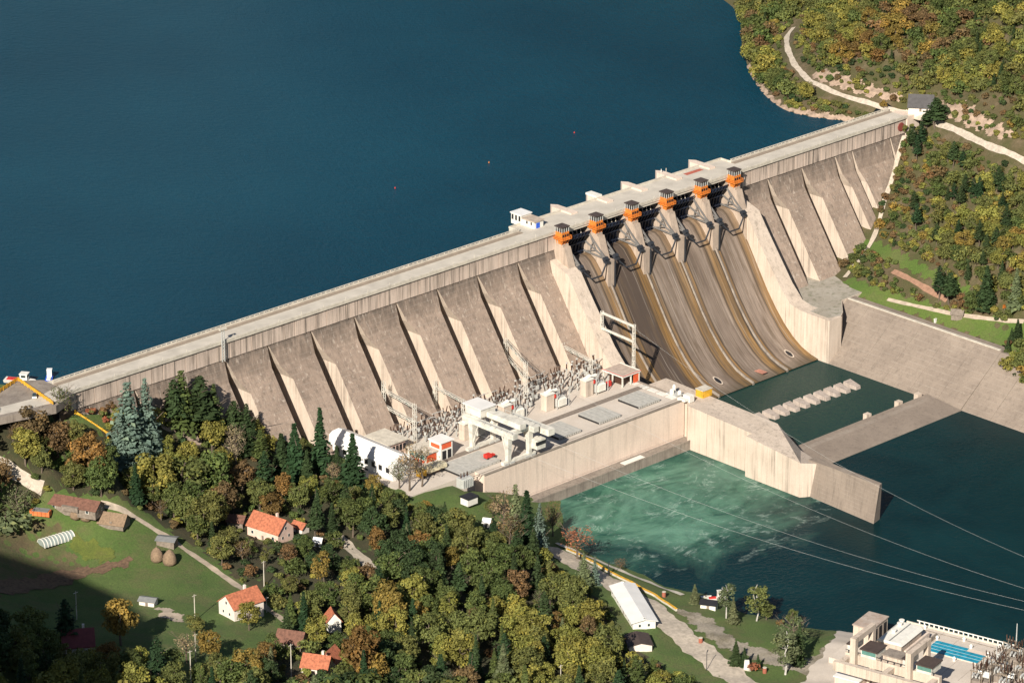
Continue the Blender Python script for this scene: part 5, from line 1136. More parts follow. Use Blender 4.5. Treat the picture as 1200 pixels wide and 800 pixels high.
def clumps_broad(h, cr, n, r, shape=1.0):
    """clump centres and radii of a crown of radius cr, total height h"""
    out = []; zc = h*.58; rz_ = h*.42
    for i in range(n):
        for _ in range(20):
            d = r.normal(size=3); d /= np.linalg.norm(d); q = r.uniform(.35, 1)**.5
            p = np.array([d[0]*cr*q*.72, d[1]*cr*q*.72, zc+d[2]*rz_*q*.78])
            if p[2] > h*.2: break
        out.append((p, cr*r.uniform(.26, .46)))
    return out
def leaves_on(cl, dens, leaf, r, lo=-.35):
    C_, N_, S_, L_ = [], [], [], []
    for p, R in cl:
        k = max(6, int(dens*R*R)); d = r.normal(size=(k, 3)); d /= np.linalg.norm(d, axis=1)[:, None]; d = d[d[:, 2] > lo-.3*r.random(len(d))]; k = len(d)
        rr = R*(r.uniform(.72, 1.08, k))[:, None]; C_.append(p+d*rr*np.array([1, 1, .8])); nn = d+r.normal(size=(k, 3))*.55+np.array([0, 0, .25]); nn /= np.linalg.norm(nn, axis=1)[:, None]
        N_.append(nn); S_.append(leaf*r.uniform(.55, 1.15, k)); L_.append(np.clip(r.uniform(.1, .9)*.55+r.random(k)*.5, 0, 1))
    return np.vstack(C_), np.vstack(N_), np.concatenate(S_), np.concatenate(L_)
def conifer_leaves(h, br, r, dens=1.0, droop=.25, z0=.08, power=.9, leaf=.6):
    C_, N_, S_, L_ = [], [], [], []; z = z0*h; 
    while z < h*.985:
        f = 1-(z-z0*h)/(h*(1-z0)); R = br*max(f, .03)**power*r.uniform(.8, 1.12); nb = max(4, int(9*dens*(.4+f))); a0 = r.uniform(0, 6.28)
        for b in range(nb):
            a = a0+b*2*math.pi/nb+r.uniform(-.25, .25); Rb = R*r.uniform(.72, 1.15); k = max(2, int(Rb/.42)); l0 = r.uniform(.1, .8)
            for i in range(k):
                q = (i+.6)/k; w = (1-q)*.55*Rb*.5+.12
                for s in (-1, 1):
                    C_.append((math.cos(a)*Rb*q-math.sin(a)*s*w*.7, math.sin(a)*Rb*q+math.cos(a)*s*w*.7, z-droop*Rb*q*q+r.uniform(-.12, .12)+.1*Rb*(q > .85)))
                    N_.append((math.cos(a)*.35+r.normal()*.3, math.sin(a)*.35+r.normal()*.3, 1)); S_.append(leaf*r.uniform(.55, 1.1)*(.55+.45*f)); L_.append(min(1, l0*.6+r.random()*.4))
        z += max(.35, .062*h*(.35+.65*f))*r.uniform(.8, 1.2)
    N_ = np.array(N_); N_ /= np.linalg.norm(N_, axis=1)[:, None]; return np.array(C_), N_, np.array(S_), np.array(L_)
def trunk_mb(h, r0, r, limbs=4, spread=.3, z0=.28, top=.8, twigs=0):
    b = MB(); p = Vector((0, 0, -.8)); k = 4; pr = p; rr = r0
    for i in range(k):
        q = Vector((r.normal()*.02*h, r.normal()*.02*h, h*top*(i+1)/k)); b.tube(pr, q, rr, rr*.72, n=6, cap=False); pr = q; rr *= .72
    for i in range(limbs):
        z = h*r.uniform(z0, top*.8); a = r.uniform(0, 6.28)+i*2.4; L = h*spread*r.uniform(.7, 1.1); e = Vector((math.cos(a)*L, math.sin(a)*L, z+L*r.uniform(.5, 1.0)))
        b.tube((0, 0, z), e, r0*.42, r0*.16, n=5, cap=False)
        for j in range(twigs):
            f = r.uniform(.35, 1); s = Vector((0, 0, z)).lerp(e, f); a2 = a+r.normal()*.7; L2 = L*r.uniform(.35, .7); e2 = s+Vector((math.cos(a2)*L2, math.sin(a2)*L2, L2*r.uniform(.6, 1.3))); b.tube(s, e2, r0*.14, r0*.05, n=4, cap=False)
            for m_ in range(2): a3 = a2+r.normal()*.8; L3_ = L2*.6; b.tube(s.lerp(e2, .6), s.lerp(e2, .6)+Vector((math.cos(a3)*L3_, math.sin(a3)*L3_, L3_*.9)), r0*.08, r0*.03, n=3, cap=False)
    return b
PROTO = {}
def proto(kind, i):
    if (kind, i) in PROTO: return PROTO[kind, i]
    r = np.random.default_rng(abs(hash((kind, i))) % 2**31 if False else sum(map(ord, kind))*131+i*17)
    bark = MT['bark']
    if kind == 'broad':   # 10 m tall, crown radius ~4.6
        cl = clumps_broad(10, r.uniform(3.9, 4.9), 46, r); cl = [(p*np.array([1, 1, r.uniform(.9, 1.08)]), R*r.uniform(.5, .85)) for p, R in cl]; c = quads_mesh('crown', *leaves_on(cl, 56, .34, r)); tk = trunk_mb(10, .3, r)
    elif kind == 'tall':
        cl = clumps_broad(10, r.uniform(2.6, 3.1), 36, r); cl = [(p, R*r.uniform(.55, .9)) for p, R in cl]; c = quads_mesh('crown', *leaves_on(cl, 95, .28, r)); tk = trunk_mb(10, .24, r, spread=.2)
    elif kind == 'birch':
        cl = clumps_broad(10, 2.3, 34, r); cl = [(p, R*.9) for p, R in cl]; c = quads_mesh('crown', *leaves_on(cl, 75, .27, r)); tk = trunk_mb(10, .17, r, limbs=6, spread=.12, z0=.25, top=.92, twigs=1); bark = MT['birch']
    elif kind == 'bare':
        cl = clumps_broad(10, 3.2, 22, r); c = quads_mesh('crown', *leaves_on(cl, 32, .19, r)); tk = trunk_mb(10, .28, r, limbs=11, spread=.24, z0=.22, top=.9, twigs=4)
    elif kind == 'spruce':
        c = quads_mesh('crown', *conifer_leaves(10, 2.5, r)); tk = trunk_mb(10, .2, r, limbs=0, top=.95)
    elif kind == 'fir':
        c = quads_mesh('crown', *conifer_leaves(10, 1.9, r, droop=.1, z0=.05)); tk = trunk_mb(10, .2, r, limbs=0, top=.95)
    elif kind == 'pine':
        C_, N_, S_, L_ = conifer_leaves(10, 2.3, r, dens=.8, droop=-.1, z0=.35, power=.6, leaf=.62); c = quads_mesh('crown', C_, N_, S_, L_); tk = trunk_mb(10, .22, r, limbs=2, top=.93)
    elif kind == 'cedar':
        C_, N_, S_, L_ = conifer_leaves(10, 3.0, r, dens=1.25, droop=.3, z0=.05, power=.75, leaf=.5); c = quads_mesh('crown', C_, N_, S_, L_); tk = trunk_mb(10, .25, r, limbs=2, top=.93)
    elif kind == 'bush':
        cl = [(np.array([r.uniform(-1.3, 1.3), r.uniform(-1.3, 1.3), r.uniform(.5, 1.9)]), r.uniform(.7, 1.3)) for _ in range(7)]; c = quads_mesh('crown', *leaves_on(cl, 40, .34, r)); tk = trunk_mb(2.4, .12, r)
    PROTO[kind, i] = (c, tk.mesh('trunk', bark)); return PROTO[kind, i]
TREES = []
GROUPS = {'broad': 'broadleaf trees of the wooded banks', 'tall': 'broadleaf trees of the wooded banks', 'birch': 'birches by the river', 'bare': 'nearly bare trees', 'spruce': 'spruces', 'fir': 'firs', 'pine': 'pines', 'cedar': 'silvery cedars', 'bush': 'bushes'}
NAMES = {'broad': 'broadleaf_tree', 'tall': 'broadleaf_tree', 'birch': 'birch_tree', 'bare': 'bare_tree', 'spruce': 'spruce_tree', 'fir': 'fir_tree', 'pine': 'pine_tree', 'cedar': 'cedar_tree', 'bush': 'bush'}
WORD = {'broad': 'leafy tree', 'tall': 'narrow leafy tree', 'birch': 'birch with pale trunk', 'bare': 'thin nearly bare tree', 'spruce': 'spruce', 'fir': 'slim fir', 'pine': 'pine', 'cedar': 'cedar', 'bush': 'bush'}
PAL = {'olive': (0.1242, 0.1334, 0.0391), 'green': (0.0805, 0.1058, 0.0299), 'dark green': (0.0389, 0.0628, 0.0224), 'yellow green': (0.1978, 0.1898, 0.0437), 'rusty brown': (0.15, 0.098, 0.045), 'orange': (0.185, 0.11, 0.035), 'golden': (0.215, 0.155, 0.038), 'blue grey': (0.132, 0.187, 0.1485), 'deep green': (0.026, 0.0546, 0.0208), 'pale tan': (0.286, 0.22, 0.132), 'grey green': (0.13, 0.1495, 0.0715), 'reddish': (0.286, 0.1105, 0.0585)}
cnt = {}
def tree(kind, loc, h, colour, label=None, wx=1.0):
    i = cnt.get(kind, 0); cnt[kind] = i+1; nv = {'broad': 12, 'tall': 5, 'birch': 3, 'bare': 3, 'bush': 4}.get(kind, 3)
    c, tk = proto(kind, i % nv); s = h/10 if kind != 'bush' else h/3.0
    t = bpy.data.objects.new(NAMES[kind], None); S.collection.objects.link(t); t.location = loc; t.rotation_euler.z = rng.uniform(0, 6.28); t.scale = (s*wx*rng.uniform(.92, 1.08), s*wx*rng.uniform(.92, 1.08), s); t.empty_display_size = .5
    a = bpy.data.objects.new('crown', c); S.collection.objects.link(a); a.parent = t; v = rng.uniform(.82, 1.18); g = rng.uniform(.92, 1.08); q = PAL[colour]; a.color = (q[0]*v*g, q[1]*v, q[2]*v, 1)
    b = bpy.data.objects.new('trunk', tk); S.collection.objects.link(b); b.parent = t
    t['category'] = 'bush' if kind == 'bush' else 'tree'; t['group'] = GROUPS[kind]; TREES.append((t, kind, colour, label, h)); return t
KEEP = [(290, 590, 345, 628), (252, 682, 308, 722), (345, 612, 356, 622), (385, 714, 398, 738), (360, 762, 394, 782), (328, 742, 352, 752), (400, 628, 425, 652), (36, 590, 58, 606), (66, 574, 118, 604), (112, 595, 150, 616),
        (186, 626, 210, 641), (384, 505, 404, 530), (425, 512, 484, 562), (500, 520, 560, 586), (20, 548, 32, 562), (738, 700, 768, 745), (738, 745, 762, 762), (300, 660, 314, 680), (306, 701, 314, 712), (90, 696, 92, 720), (560, 575, 596, 606), (272, 600, 290, 618), (368, 634, 377, 646), (568, 609, 576, 616), (335, 758, 345, 790), (95, 745, 112, 756), (222, 768, 226, 799), (228, 745, 232, 770)]
LINE = [(0, 474), (40, 474), (60, 490), (100, 490), (130, 485), (150, 470), (200, 470), (250, 470), (300, 486), (345, 510), (390, 540), (430, 558), (470, 576), (500, 568), (530, 592), (560, 612), (600, 612), (625, 622), (650, 660), (700, 690), (730, 735), (765, 765), (800, 785), (850, 800), (1200, 900)]
def skyline(x): return float(np.interp(x, [p[0] for p in LINE], [p[1] for p in LINE]))
def blocked(loc, h, rad):
    x0, y0 = proj(loc); x1, y1 = proj((loc[0], loc[1], loc[2]+h)); w_ = rad*2.9
    if y1 < skyline(x0)-1: return True
    for a, b, c, d in KEEP:
        if y0 > b+3 and y0 > (b+d)/2 and y1 < d and x0+w_*.85 > a and x0-w_*.85 < c: return True
    return False
def T(kind, x, y, hp, colour, label, H=HL, wx=1.0):
    g = hit(H, x, y); d = (g-CAM).length; px_m = F*.925/d; return tree(kind, tuple(g), hp/px_m, colour, label, wx)
man = [('cedar', 152, 541, 96, 'blue grey', 'tallest silvery blue cedar in front of the left dam wall', 1.0), ('cedar', 172, 530, 86, 'blue grey', 'second silvery blue cedar just right of the tallest one', .9), ('cedar', 141, 545, 60, 'blue grey', 'small silvery cedar left of the tallest one', 1.0),
       ('cedar', 214, 502, 70, 'green', 'bright green cedar right of the silvery cedars', 1.1), ('pine', 236, 512, 72, 'dark green', 'dark pine with a spreading crown against the dam wall', 1.5), ('pine', 205, 505, 60, 'dark green', 'dark pine between the silvery cedars and the green one', 1.2), ('cedar', 252, 516, 66, 'green', 'green cedar right of the dark spreading pine', .9), ('cedar', 290, 530, 58, 'dark green', 'dark cedar left of the tall firs', 1.0), ('pine', 275, 520, 50, 'dark green', 'broad dark pine behind the white birch', 1.4),
       ('fir', 346, 562, 66, 'deep green', 'tall dark fir in front of the dam slope', 1.3), ('fir', 376, 556, 78, 'deep green', 'pointed tall fir rising above the trees left of the white hall', 1.0), ('spruce', 414, 575, 68, 'deep green', 'dark spruce in front of the white hall roof', 1.1), ('fir', 330, 556, 50, 'dark green', 'shorter dark fir left of the two tall firs', 1.3), ('spruce', 395, 560, 38, 'dark green', 'small spruce between the pointed fir and the white hall', 1.0), ('spruce', 360, 570, 44, 'dark green', 'small spruce below the tall firs', 1.1),
       ('bare', 277, 548, 56, 'pale tan', 'pale birch with a white trunk below the dam', .8), ('bare', 480, 575, 62, 'pale tan', 'thin bare tree before the right end of the white hall', .8), ('bare', 494, 572, 52, 'pale tan', 'feathery tan tree beside the orange control building', .9), ('bare', 468, 572, 38, 'grey green', 'thin grey tree before the white hall end wall', 1.0),
       ('cedar', 604, 640, 76, 'grey green', 'tall grey green cedar before the power house wall', .75), ('fir', 617, 650, 76, 'deep green', 'dark fir right of the grey green cedar', 1.1), ('cedar', 632, 655, 66, 'blue grey', 'silvery cedar nearest the green tailrace', .75), ('spruce', 625, 662, 46, 'dark green', 'dark spruce before the silvery cedar by the tailrace', 1.1), ('bare', 590, 634, 66, 'pale tan', 'bare pale branched tree left of the grey green cedar', .9), ('bare', 598, 650, 50, 'rusty brown', 'brown bare tree below the grey green cedar', 1.0), ('broad', 577, 606, 24, 'olive', 'small olive tree on the green slope', 1), ('bare', 648, 628, 44, 'rusty brown', 'brown thin tree at the end of the tailrace ledge', .8), ('fir', 578, 626, 24, 'deep green', 'small dark fir beside the tiny white hut', 1.2),
       ('bare', 677, 655, 42, 'reddish', 'reddish bare tree on the river bank', 1.5), ('cedar', 684, 686, 40, 'grey green', 'grey green cedar at the start of the yellow parapet', 1.0), ('cedar', 697, 684, 34, 'blue grey', 'pale silvery fir beside the yellow parapet', .7), ('spruce', 814, 707, 23, 'grey green', 'small grey spruce alone on the riverside grass', 1.3),
       ('birch', 851, 724, 44, 'grey green', 'tall birch on the river bank, left one', 1.2), ('spruce', 859, 730, 30, 'grey green', 'grey spruce beside the left birch', 1.0), ('birch', 886, 727, 47, 'olive', 'wide birch on the river bank, middle one', 1.25), ('broad', 898, 726, 22, 'olive', 'low olive tree at the foot of the middle birch', 1.0), ('birch', 920, 790, 56, 'grey green', 'large birch at the gravel yard near the bottom edge', 1.35), ('bare', 929, 772, 56, 'grey green', 'pale silvery tree behind the large birch', 1.0), ('broad', 929, 735, 22, 'green', 'round green tree behind the silvery tree', .8), ('spruce', 936, 780, 52, 'dark green', 'dark narrow spruce right of the large birch', .8), ('bush', 915, 732, 8, 'orange', 'small orange bush on the riverside grass', 1),
       ('fir', 862, 779, 29, 'dark green', 'small dark fir left of the white monument', 1.5), ('fir', 872, 781, 23, 'dark green', 'small dark fir just behind the white monument', 1.3), ('fir', 888, 784, 18, 'dark green', 'smallest dark fir right of the white monument', 1.3), ('bush', 883, 786, 12, 'reddish', 'reddish bush right of the white monument', 1), ('bare', 727, 668, 16, 'rusty brown', 'small brown bare bush on the river bank', 1.4),
       ('broad', 142, 756, 58, 'golden', 'round golden green tree alone in the shady meadow', .95), ('broad', 246, 774, 40, 'golden', 'golden tree beside the pale pole near the bottom edge', 1.0), ('bare', 219, 776, 38, 'pale tan', 'thin bare tree left of the golden tree', 1.2), ('broad', 292, 738, 34, 'yellow green', 'yellow green tree in front of the white house', 1.0), ('broad', 228, 742, 22, 'olive', 'low olive tree between the white house and golden tree', 1.2),
       ('broad', 424, 806, 76, 'orange', 'big orange brown tree at the bottom edge', .9), ('broad', 438, 812, 50, 'golden', 'golden orange tree at the bottom edge', .9), ('broad', 455, 740, 60, 'golden', 'tall golden tree in the middle of the forest', .9), ('broad', 490, 735, 32, 'golden', 'smaller golden tree right of the tall golden tree', 1.0), ('broad', 453, 716, 30, 'orange', 'orange tree top above the golden tree', 1), ('tall', 378, 690, 48, 'golden', 'narrow golden tree below the pink house', 1.0),
       ('broad', 106, 566, 60, 'orange', 'large orange brown tree below the left end of the dam', 1.0), ('broad', 36, 522, 50, 'rusty brown', 'brown autumn tree below the paved platform', 1.0), ('bare', 72, 500, 50, 'olive', 'airy olive tree at the end of the crest wall', 1.1), ('broad', 68, 535, 40, 'rusty brown', 'brown tree below the grassy lane', 1.1), ('broad', 30, 545, 44, 'yellow green', 'yellow green tree at the left edge', 1.1), ('broad', 215, 592, 62, 'olive', 'huge olive green tree below the silvery cedars', 1.25), ('broad', 250, 590, 60, 'green', 'huge green tree with rusty edge below the cedars', 1.2), ('broad', 182, 590, 58, 'yellow green', 'huge yellow green tree left of the huge olive one', 1.1), ('broad', 262, 610, 46, 'rusty brown', 'rusty tree above the pink house', 1.0), ('bush', 8, 620, 30, 'grey green', 'dark grey bush at the left edge by the meadow', 1.2), ('bare', 22, 612, 46, 'grey green', 'bare dark tree beside the orange brick stack', 1.1),
       ('broad', 438, 580, 24, 'golden', 'small golden tree under the white hall windows', 1.1), ('broad', 520, 640, 40, 'olive', 'olive tree below the spare transformer', 1.1)]
for k, x, y, hp, c, lb, wx in man: T(k, x, y, hp, c, lb, wx=wx)
manR = [('spruce', 1155, 364, 52, 'dark green', 'big dark spruce at the foot of the right hill', 1.1), ('pine', 1112, 356, 36, 'dark green', 'dark pine left of the big spruce on the right bank', 1.4), ('pine', 1100, 352, 40, 'deep green', 'slim dark pine beside the lower right bank track', 1.0), ('spruce', 1190, 362, 46, 'grey green', 'grey spruce at the right edge of the bank', 1.0), ('broad', 1140, 366, 26, 'green', 'green tree before the big spruce', 1.1), ('spruce', 1192, 398, 24, 'dark green', 'small dark spruce on the grass at the right edge', 1.2), ('broad', 1200, 440, 30, 'olive', 'olive bush at the right edge above the bank slab', 1.3),
        ('pine', 1096, 150, 34, 'dark green', 'dark pine beside the lone house above the dam end', 1.7), ('pine', 1086, 152, 22, 'dark green', 'low dark pine just left of the dark pine by the road', 1.5), ('spruce', 1066, 166, 18, 'green', 'small green conifer at the right end of the dam', 1.2), ('broad', 1035, 128, 10, 'golden', 'small orange tree where the shore road meets the dam', 1.2)]
for k, x, y, hp, c, lb, wx in manR: T(k, x, y, hp, c, lb, H=HR, wx=wx)
# ---- random fill of the left bank forest
FOREST = [(-30, 478), (60, 492), (100, 500), (150, 500), (260, 490), (340, 515), (372, 545), (400, 575), (470, 590), (505, 600), (560, 626), (600, 640), (655, 668), (690, 692), (712, 712), (722, 745), (770, 775), (800, 800), (830, 830), (300, 850), (296, 790), (345, 735), (322, 712), (232, 642), (168, 598), (120, 583), (60, 574), (45, 590), (-30, 600)]
CLEAR = [[(90, 484), (130, 508), (128, 522), (100, 515), (75, 495)], [(385, 622), (400, 618), (440, 655), (460, 690), (440, 684), (415, 660)], [(290, 612), (345, 622), (345, 640), (288, 634)], [(540, 560), (600, 585), (610, 605), (585, 620), (560, 606)]]
SHADOWF = [(-120, 715), (20, 745), (70, 752), (120, 778), (180, 790), (300, 795), (300, 900), (-120, 900)]
patch('forest_floor', FOREST, HL, ground_mat('forest_litter', (.045, .050, .018), (.06, .048, .022), (.10, .075, .04), .5, .1), .07, 3.0, kind='structure')
def inpoly(x, y, poly): return bool(inside(np.array([x]), np.array([y]), poly)[0])
ptsF = []
def projv(X, Y, Z):
    dx, dy, dz = X-CAM.x, Y-CAM.y, Z-CAM.z; k = dx*FW.x+dy*FW.y+dz*FW.z
    return 600+F*(dx*RV.x+dy*RV.y)/k, 400-F*(dx*UP.x+dy*UP.y+dz*UP.z)/k
def scatter(H, x0, x1, y0, y1, spacing, polys, clear, seed, extra=None):
    r = np.random.default_rng(seed); n = int((x1-x0)*(y1-y0)/spacing**2*4); X = r.uniform(x0, x1, n); Y = r.uniform(y0, y1, n); Z = H(X, Y); U, V = projv(X, Y, Z)
    ok = np.zeros(n, bool)
    for p in polys: ok |= inside(U, V, p)
    for p in clear: ok &= ~inside(U, V, p)
    ok &= Z > .8; out = []; grid = {}; s2 = spacing**2
    for x, y, z, u, v in zip(X[ok].tolist(), Y[ok].tolist(), Z[ok].tolist(), U[ok].tolist(), V[ok].tolist()):
        gx, gy = int(x//spacing), int(y//spacing)
        if any((a-x)**2+(b-y)**2 < s2 for i in (-1, 0, 1) for j in (-1, 0, 1) for a, b in grid.get((gx+i, gy+j), ())): continue
        grid.setdefault((gx, gy), []).append((x, y)); out.append((x, y, z, u, v))
    return out
ML = [(t.location.x, t.location.y, h) for t, k, c, l, h in TREES]
nb = 0; FILL = []
fill = scatter(HL, -330, -60, -330, 30, 6.7, [FOREST], CLEAR, 3)+scatter(HL, -430, -190, -330, -30, 7.5, [SHADOWF], [], 4)
rr = np.random.default_rng(11)
for x, y, z, u, v in fill:
    if any((x-a)**2+(y-b)**2 < (.22*h)**2+6 for a, b, h in ML): continue
    q = rr.random(); zone = math.sin(x*.035+1)*math.cos(y*.03)+rr.normal()*.45
    conif = rr.random() < (.16+.12*(u > 480)*(v > 700)+.14*(300 < u < 400)*(v < 620))
    if conif: kind = rr.choice(['spruce', 'fir', 'pine']); col = rr.choice(['dark green', 'deep green', 'green', 'grey green'], p=[.45, .25, .2, .1]); h = rr.uniform(11, 18)
    else:
        kind = rr.choice(['broad', 'tall', 'bare'], p=[.74, .2, .06]); h = rr.uniform(10.5, 16) if kind != 'bare' else rr.uniform(8, 11)
        col = ('yellow green' if zone > .4 else 'olive' if zone > -.2 else 'green' if zone > -.75 else 'dark green')
        if rr.random() < .07: col = rr.choice(['rusty brown', 'golden', 'orange'], p=[.4, .35, .25])
        if kind == 'bare': col = rr.choice(['rusty brown', 'pale tan', 'grey green'])
    if u < 110 and v < 585: h *= .75; col = rr.choice(['olive', 'yellow green', 'rusty brown', 'green'], p=[.35, .3, .25, .1]); kind = 'broad' if kind not in ('bare',) else kind
    if 290 < u < 385 and 640 < v < 720: h *= .62
    for tr_ in range(4):
        if not blocked((x, y, z), h, h*.42 if kind == 'broad' else h*.25): break
        h *= .72
    else: continue
    if h < 3.2: continue
    FILL.append((h, str(kind), x, y, z, u, v, str(col)))
FILL.sort(key=lambda q: -q[0]+(100 if not (-10 < q[5] < 1210 and -20 < q[6] < 830) else 0)); restF = []
for h, kind, x, y, z, u, v, col in FILL:
    if kind in ('broad', 'tall') and sum(1 for t in TREES if t[1] in ('broad', 'tall')) >= 235: restF.append((x, y, z, h, 'broad', col))
    else: tree(kind, (x, y, z), h, col)
# ---- right bank hillside: the nearest trees one by one, the far scrub as one mass
HILLP = [(868, 10), (872, 60), (890, 98), (925, 128), (1000, 136), (1040, 140), (1062, 160), (1052, 205), (1032, 240), (1026, 272), (1040, 285), (1080, 305), (1115, 330), (1150, 346), (1200, 366), (1300, 400), (1300, -80), (870, -80)]
LOWP = [(996, 294), (1040, 304), (1090, 330), (1130, 352), (1200, 378), (1170, 378), (1100, 362), (1040, 345), (995, 322), (985, 315)]
RIGHTEDGE = [(1182, 400), (1230, 420), (1230, 470), (1200, 452), (1176, 432)]
def rdist(px_pts, H):
    c = [hit(H, *p) for p in px_pts]; return np.array([(p.x, p.y) for a, b in zip(c[:-1], c[1:]) for p in (a.lerp(b, f/12) for f in range(13))])
ROADS = np.vstack([rdist([(1066, 134), (1030, 126), (1000, 117), (975, 109), (948, 96), (931, 77), (922, 56), (922, 42), (930, 33)], HR), rdist([(1060, 132), (1110, 149), (1166, 175), (1200, 190)], HR), rdist([(1046, 318), (1096, 345), (1110, 352)], HR)])
hs = scatter(HR, 140, 520, -200, 330, 4.0, [HILLP, LOWP, RIGHTEDGE], [], 5)
sel = []; nR = 0; mass = []
house_r = hit(HR, 1079, 128)
for x, y, z, u, v in hs:
    dr = np.min(np.hypot(ROADS[:, 0]-x, ROADS[:, 1]-y))
    if dr < 4.0: continue
    if math.hypot(x-house_r.x, y-house_r.y) < 8: continue
    low = inpoly(u, v, LOWP); rocky = (952 < u < 1060 and 80 < v < 122) or (1100 < u < 1190 and 118 < v < 165)
    if rocky and rr.random() < .6: continue
    strip_low = (u < 1090 and 160 < v < 330)
    q = math.sin(x*.05)*math.cos(y*.06+1)+rr.normal()*.5
    h = rr.uniform(5, 9.5)
    if strip_low or low: h = rr.uniform(2.2, 5.0)
    if v > 122 and v < 150 and u < 1040: h = rr.uniform(1.5, 3.5)
    if dr < 9: h = min(h, 3.0)
    if rocky: h = min(h, 3.5)
    top = proj((x, y, z+h)); blockx = False
    # keep the road and the dam top in sight
    ru = [(p, proj((p[0], p[1], float(HR(p[0], p[1])+.3)))) for p in ()]
    for a, b, c, d in ((1060, 106, 1092, 130), (985, 326, 1060, 352), (1114, 358, 1130, 372)):
        if v > d-2 and top[1] < d and a-6 < u < c+6: h = min(h, 2.0)
    if 1030 < u < 1180 and 170 < v < 330 and rr.random() < .20 and not (u < 1060): kind, col, h = 'pine', rr.choice(['dark green', 'deep green']), rr.uniform(8, 13)
    elif rr.random() < .07 and h > 4: kind, col = 'spruce', 'dark green'
    else:
        kind = 'broad'; col = ('yellow green' if q > .75 else 'olive' if q > .0 else 'green' if q > -.6 else 'rusty brown' if q > -1.0 else 'golden')
        if 975 < u < 1030 and 50 < v < 80: col = rr.choice(['orange', 'golden', 'yellow green'])
        if u > 1060 and 330 > v > 240 and rr.random() < .35: col = 'golden' if rr.random() < .35 else 'yellow green'
    sel.append((x, y, z, u, v, h, kind, str(col)))
nbroad = sum(1 for t in TREES if t[1] in ('broad', 'tall')); room = 298-nbroad
inframe = [s for s in sel if 0 <= s[3] <= 1210 and -5 <= s[4] <= 800]
inframe.sort(key=lambda s: -s[5]/math.dist(s[:3], CAM))
solo = set()
for s in inframe:
    if s[6] in ('pine', 'spruce'):
        if sum(1 for t in TREES if t[1] == s[6]) < 140: tree(s[6], s[:3], s[5], s[7]); solo.add(s)
    elif room > 0 and s[5] > 3: tree('broad', s[:3], s[5], s[7], wx=1.15); solo.add(s); room -= 1
mp = []
for i in range(8):
    r = np.random.default_rng(900+i); cl = clumps_broad(10, 5.2, 12, r); cl = [(p, R*1.1) for p, R in cl]; mp.append(leaves_on(cl, 14, .72, r))
for i in range(3): r = np.random.default_rng(950+i); mp.append(conifer_leaves(10, 2.6, r, dens=.55, leaf=1.0, droop=.15))
def mass_build(name, items, label, cat, H=None):
    C_, N_, S_, L_, T_ = [], [], [], [], []
    r = np.random.default_rng(5)
    for x, y, z, h, kind, col in items:
        c, n_, s_, l_ = mp[r.integers(0, 8)] if kind == 'broad' else mp[8+r.integers(0, 3)]
        a = r.uniform(0, 6.28); ca, sa = math.cos(a), math.sin(a); k = h/10; Rm = np.array([[ca, -sa, 0], [sa, ca, 0], [0, 0, 1]])
        C_.append((c @ Rm.T)*k*np.array([1.15, 1.15, 1])+np.array([x, y, z-.05*h])); N_.append(n_ @ Rm.T); S_.append(s_*max(k, .5)*1.0); L_.append(l_)
        g = r.uniform(.8, 1.2); hu = r.uniform(.9, 1.12); q = PAL[col]; T_.append(np.tile([q[0]*g*hu, q[1]*g, q[2]*g], (len(c), 1)))
    me = quads_mesh(name, np.vstack(C_), np.vstack(N_), np.concatenate(S_), np.concatenate(L_), mat=FMM, tint=np.vstack(T_))
    o = link(name, me); o['kind'] = 'stuff'; o['label'] = label; o['category'] = cat; return len(S_)
mass_build('hillside_scrub', [(s[0], s[1], s[2], s[5], 'broad' if s[6] == 'broad' else 'conifer', s[7]) for s in sel if s not in solo], 'autumn coloured scrub and trees covering the right bank hillside', 'scrub')
mass_build('forest_trees', restF, 'smaller trees filling the gaps of the left bank forest', 'forest')
und = []
for x, y, z, u, v in scatter(HL, -330, -60, -330, 30, 5.2, [FOREST], CLEAR[:3], 21)+scatter(HL, -430, -190, -330, -30, 5, [SHADOWF], [], 22):
    h = rr.uniform(1.6, 3.6)
    if blocked((x, y, z), h, h*.5): h = 1.0
    und.append((x, y, z, h, 'broad', str(rr.choice(['olive', 'green', 'dark green', 'rusty brown', 'yellow green'], p=[.3, .25, .2, .1, .15]))))
for x, y, z, u, v in scatter(HR, 130, 520, -220, 330, 2.9, [HILLP, LOWP, RIGHTEDGE], [], 23):
    if np.min(np.hypot(ROADS[:, 0]-x, ROADS[:, 1]-y)) < 3.4: continue
    und.append((x, y, z, rr.uniform(1.4, 3.6), 'broad', str(rr.choice(['olive', 'rusty brown', 'yellow green', 'green', 'dark green'], p=[.35, .22, .15, .18, .1]))))
# bushes along the foot of the crest wall and along the meadow path
for (x, y), n_ in (((130, 475), 10), ((180, 462), 8), ((110, 480), 6)):
    for i in range(n_):
        g = hit(HL, x+rr.uniform(-22, 22), y+rr.uniform(3, 16)); und.append((g.x, g.y, g.z, rr.uniform(1.5, 3.5), 'broad', str(rr.choice(['rusty brown', 'olive', 'reddish']))))
mass_build('undergrowth', und, 'low bushes and undergrowth between the trees on both banks', 'undergrowth')
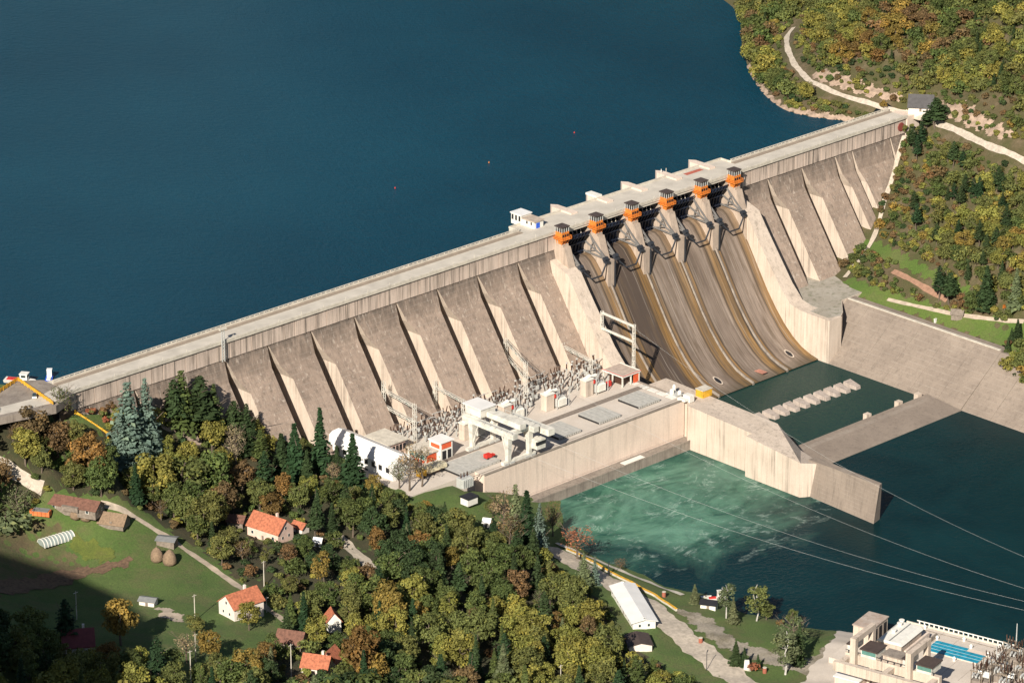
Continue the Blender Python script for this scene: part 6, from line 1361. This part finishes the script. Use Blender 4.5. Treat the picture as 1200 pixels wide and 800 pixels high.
# ------------------------------------------------------------------ labels that single out each tree
LM = [('the pink house', 312, 625), ('the white meadow house', 283, 715), ('the white hall', 440, 560), ('the tailrace', 640, 640), ('the orange brick stack', 50, 600), ('the farm shed', 90, 590), ('the pale lane', 410, 640), ('the red roofed cottage', 390, 735), ('the orange house', 375, 780), ('the tall golden tree', 455, 730), ('the silvery cedars', 160, 540), ('the river road', 720, 700), ('the paved platform', 20, 490), ('the bottom edge', 600, 800), ('the bottom edge centre', 500, 800), ('the road shed', 748, 760), ('the forest middle', 560, 700), ('the brown cabin', 340, 755), ('the tiny white hut', 572, 620), ('the dark red roof', 92, 760),
      ('the lone hill house', 1080, 125), ('the shore road bend', 925, 60), ('the dam end', 1050, 180), ('the right buttresses', 1035, 250), ('the big dark spruce', 1155, 355), ('the top edge', 1030, 0), ('the top right corner', 1190, 10), ('the hill road', 1160, 175), ('the grass bench', 1060, 320), ('the right edge', 1190, 260), ('the lake tip', 885, 40), ('the rock cutting', 1000, 95), ('the upper hillside', 1110, 60)]
DIRS = ['right of', 'below', 'left of', 'above']
byl = {}
for t, kind, col, lb, h in TREES:
    u, v = proj(t.location)
    if lb is None:
        nm, lx, ly = min(LM, key=lambda q: math.hypot(q[1]-u, q[2]-v)); dx, dy = u-lx, v-ly
        rel = ('right of' if dx > 0 else 'left of') if abs(dx) > abs(dy) else ('below' if dy > 0 else 'above')
        sz = 'small ' if h < 5.5 else 'tall ' if h > 13.5 else ''
        lb = '%s%s %s %s %s' % (sz, col, WORD[kind], rel, nm)
    byl.setdefault(lb, []).append((u, t))
NUM = ['first', 'second', 'third', 'fourth', 'fifth', 'sixth', 'seventh', 'eighth', 'ninth', 'tenth', 'eleventh', 'twelfth', 'thirteenth', 'fourteenth', 'fifteenth', 'sixteenth', 'seventeenth', 'eighteenth']
def ordinals(d):
    for lb, L in d.items():
        L.sort(key=lambda q: q[0])
        for i, (u, t) in enumerate(L):
            t['label'] = lb if len(L) == 1 else lb+(', leftmost' if i == 0 else ', rightmost' if i == len(L)-1 else ', '+NUM[min(i, 17)]+' from left')
ordinals(byl)
d = {}
for o in S.objects:
    if o.parent is None and o.name.startswith(('switchgear_pole', 'switch_bay')): d.setdefault(o['label'], []).append((proj(o.location)[0], o))
ordinals(d)
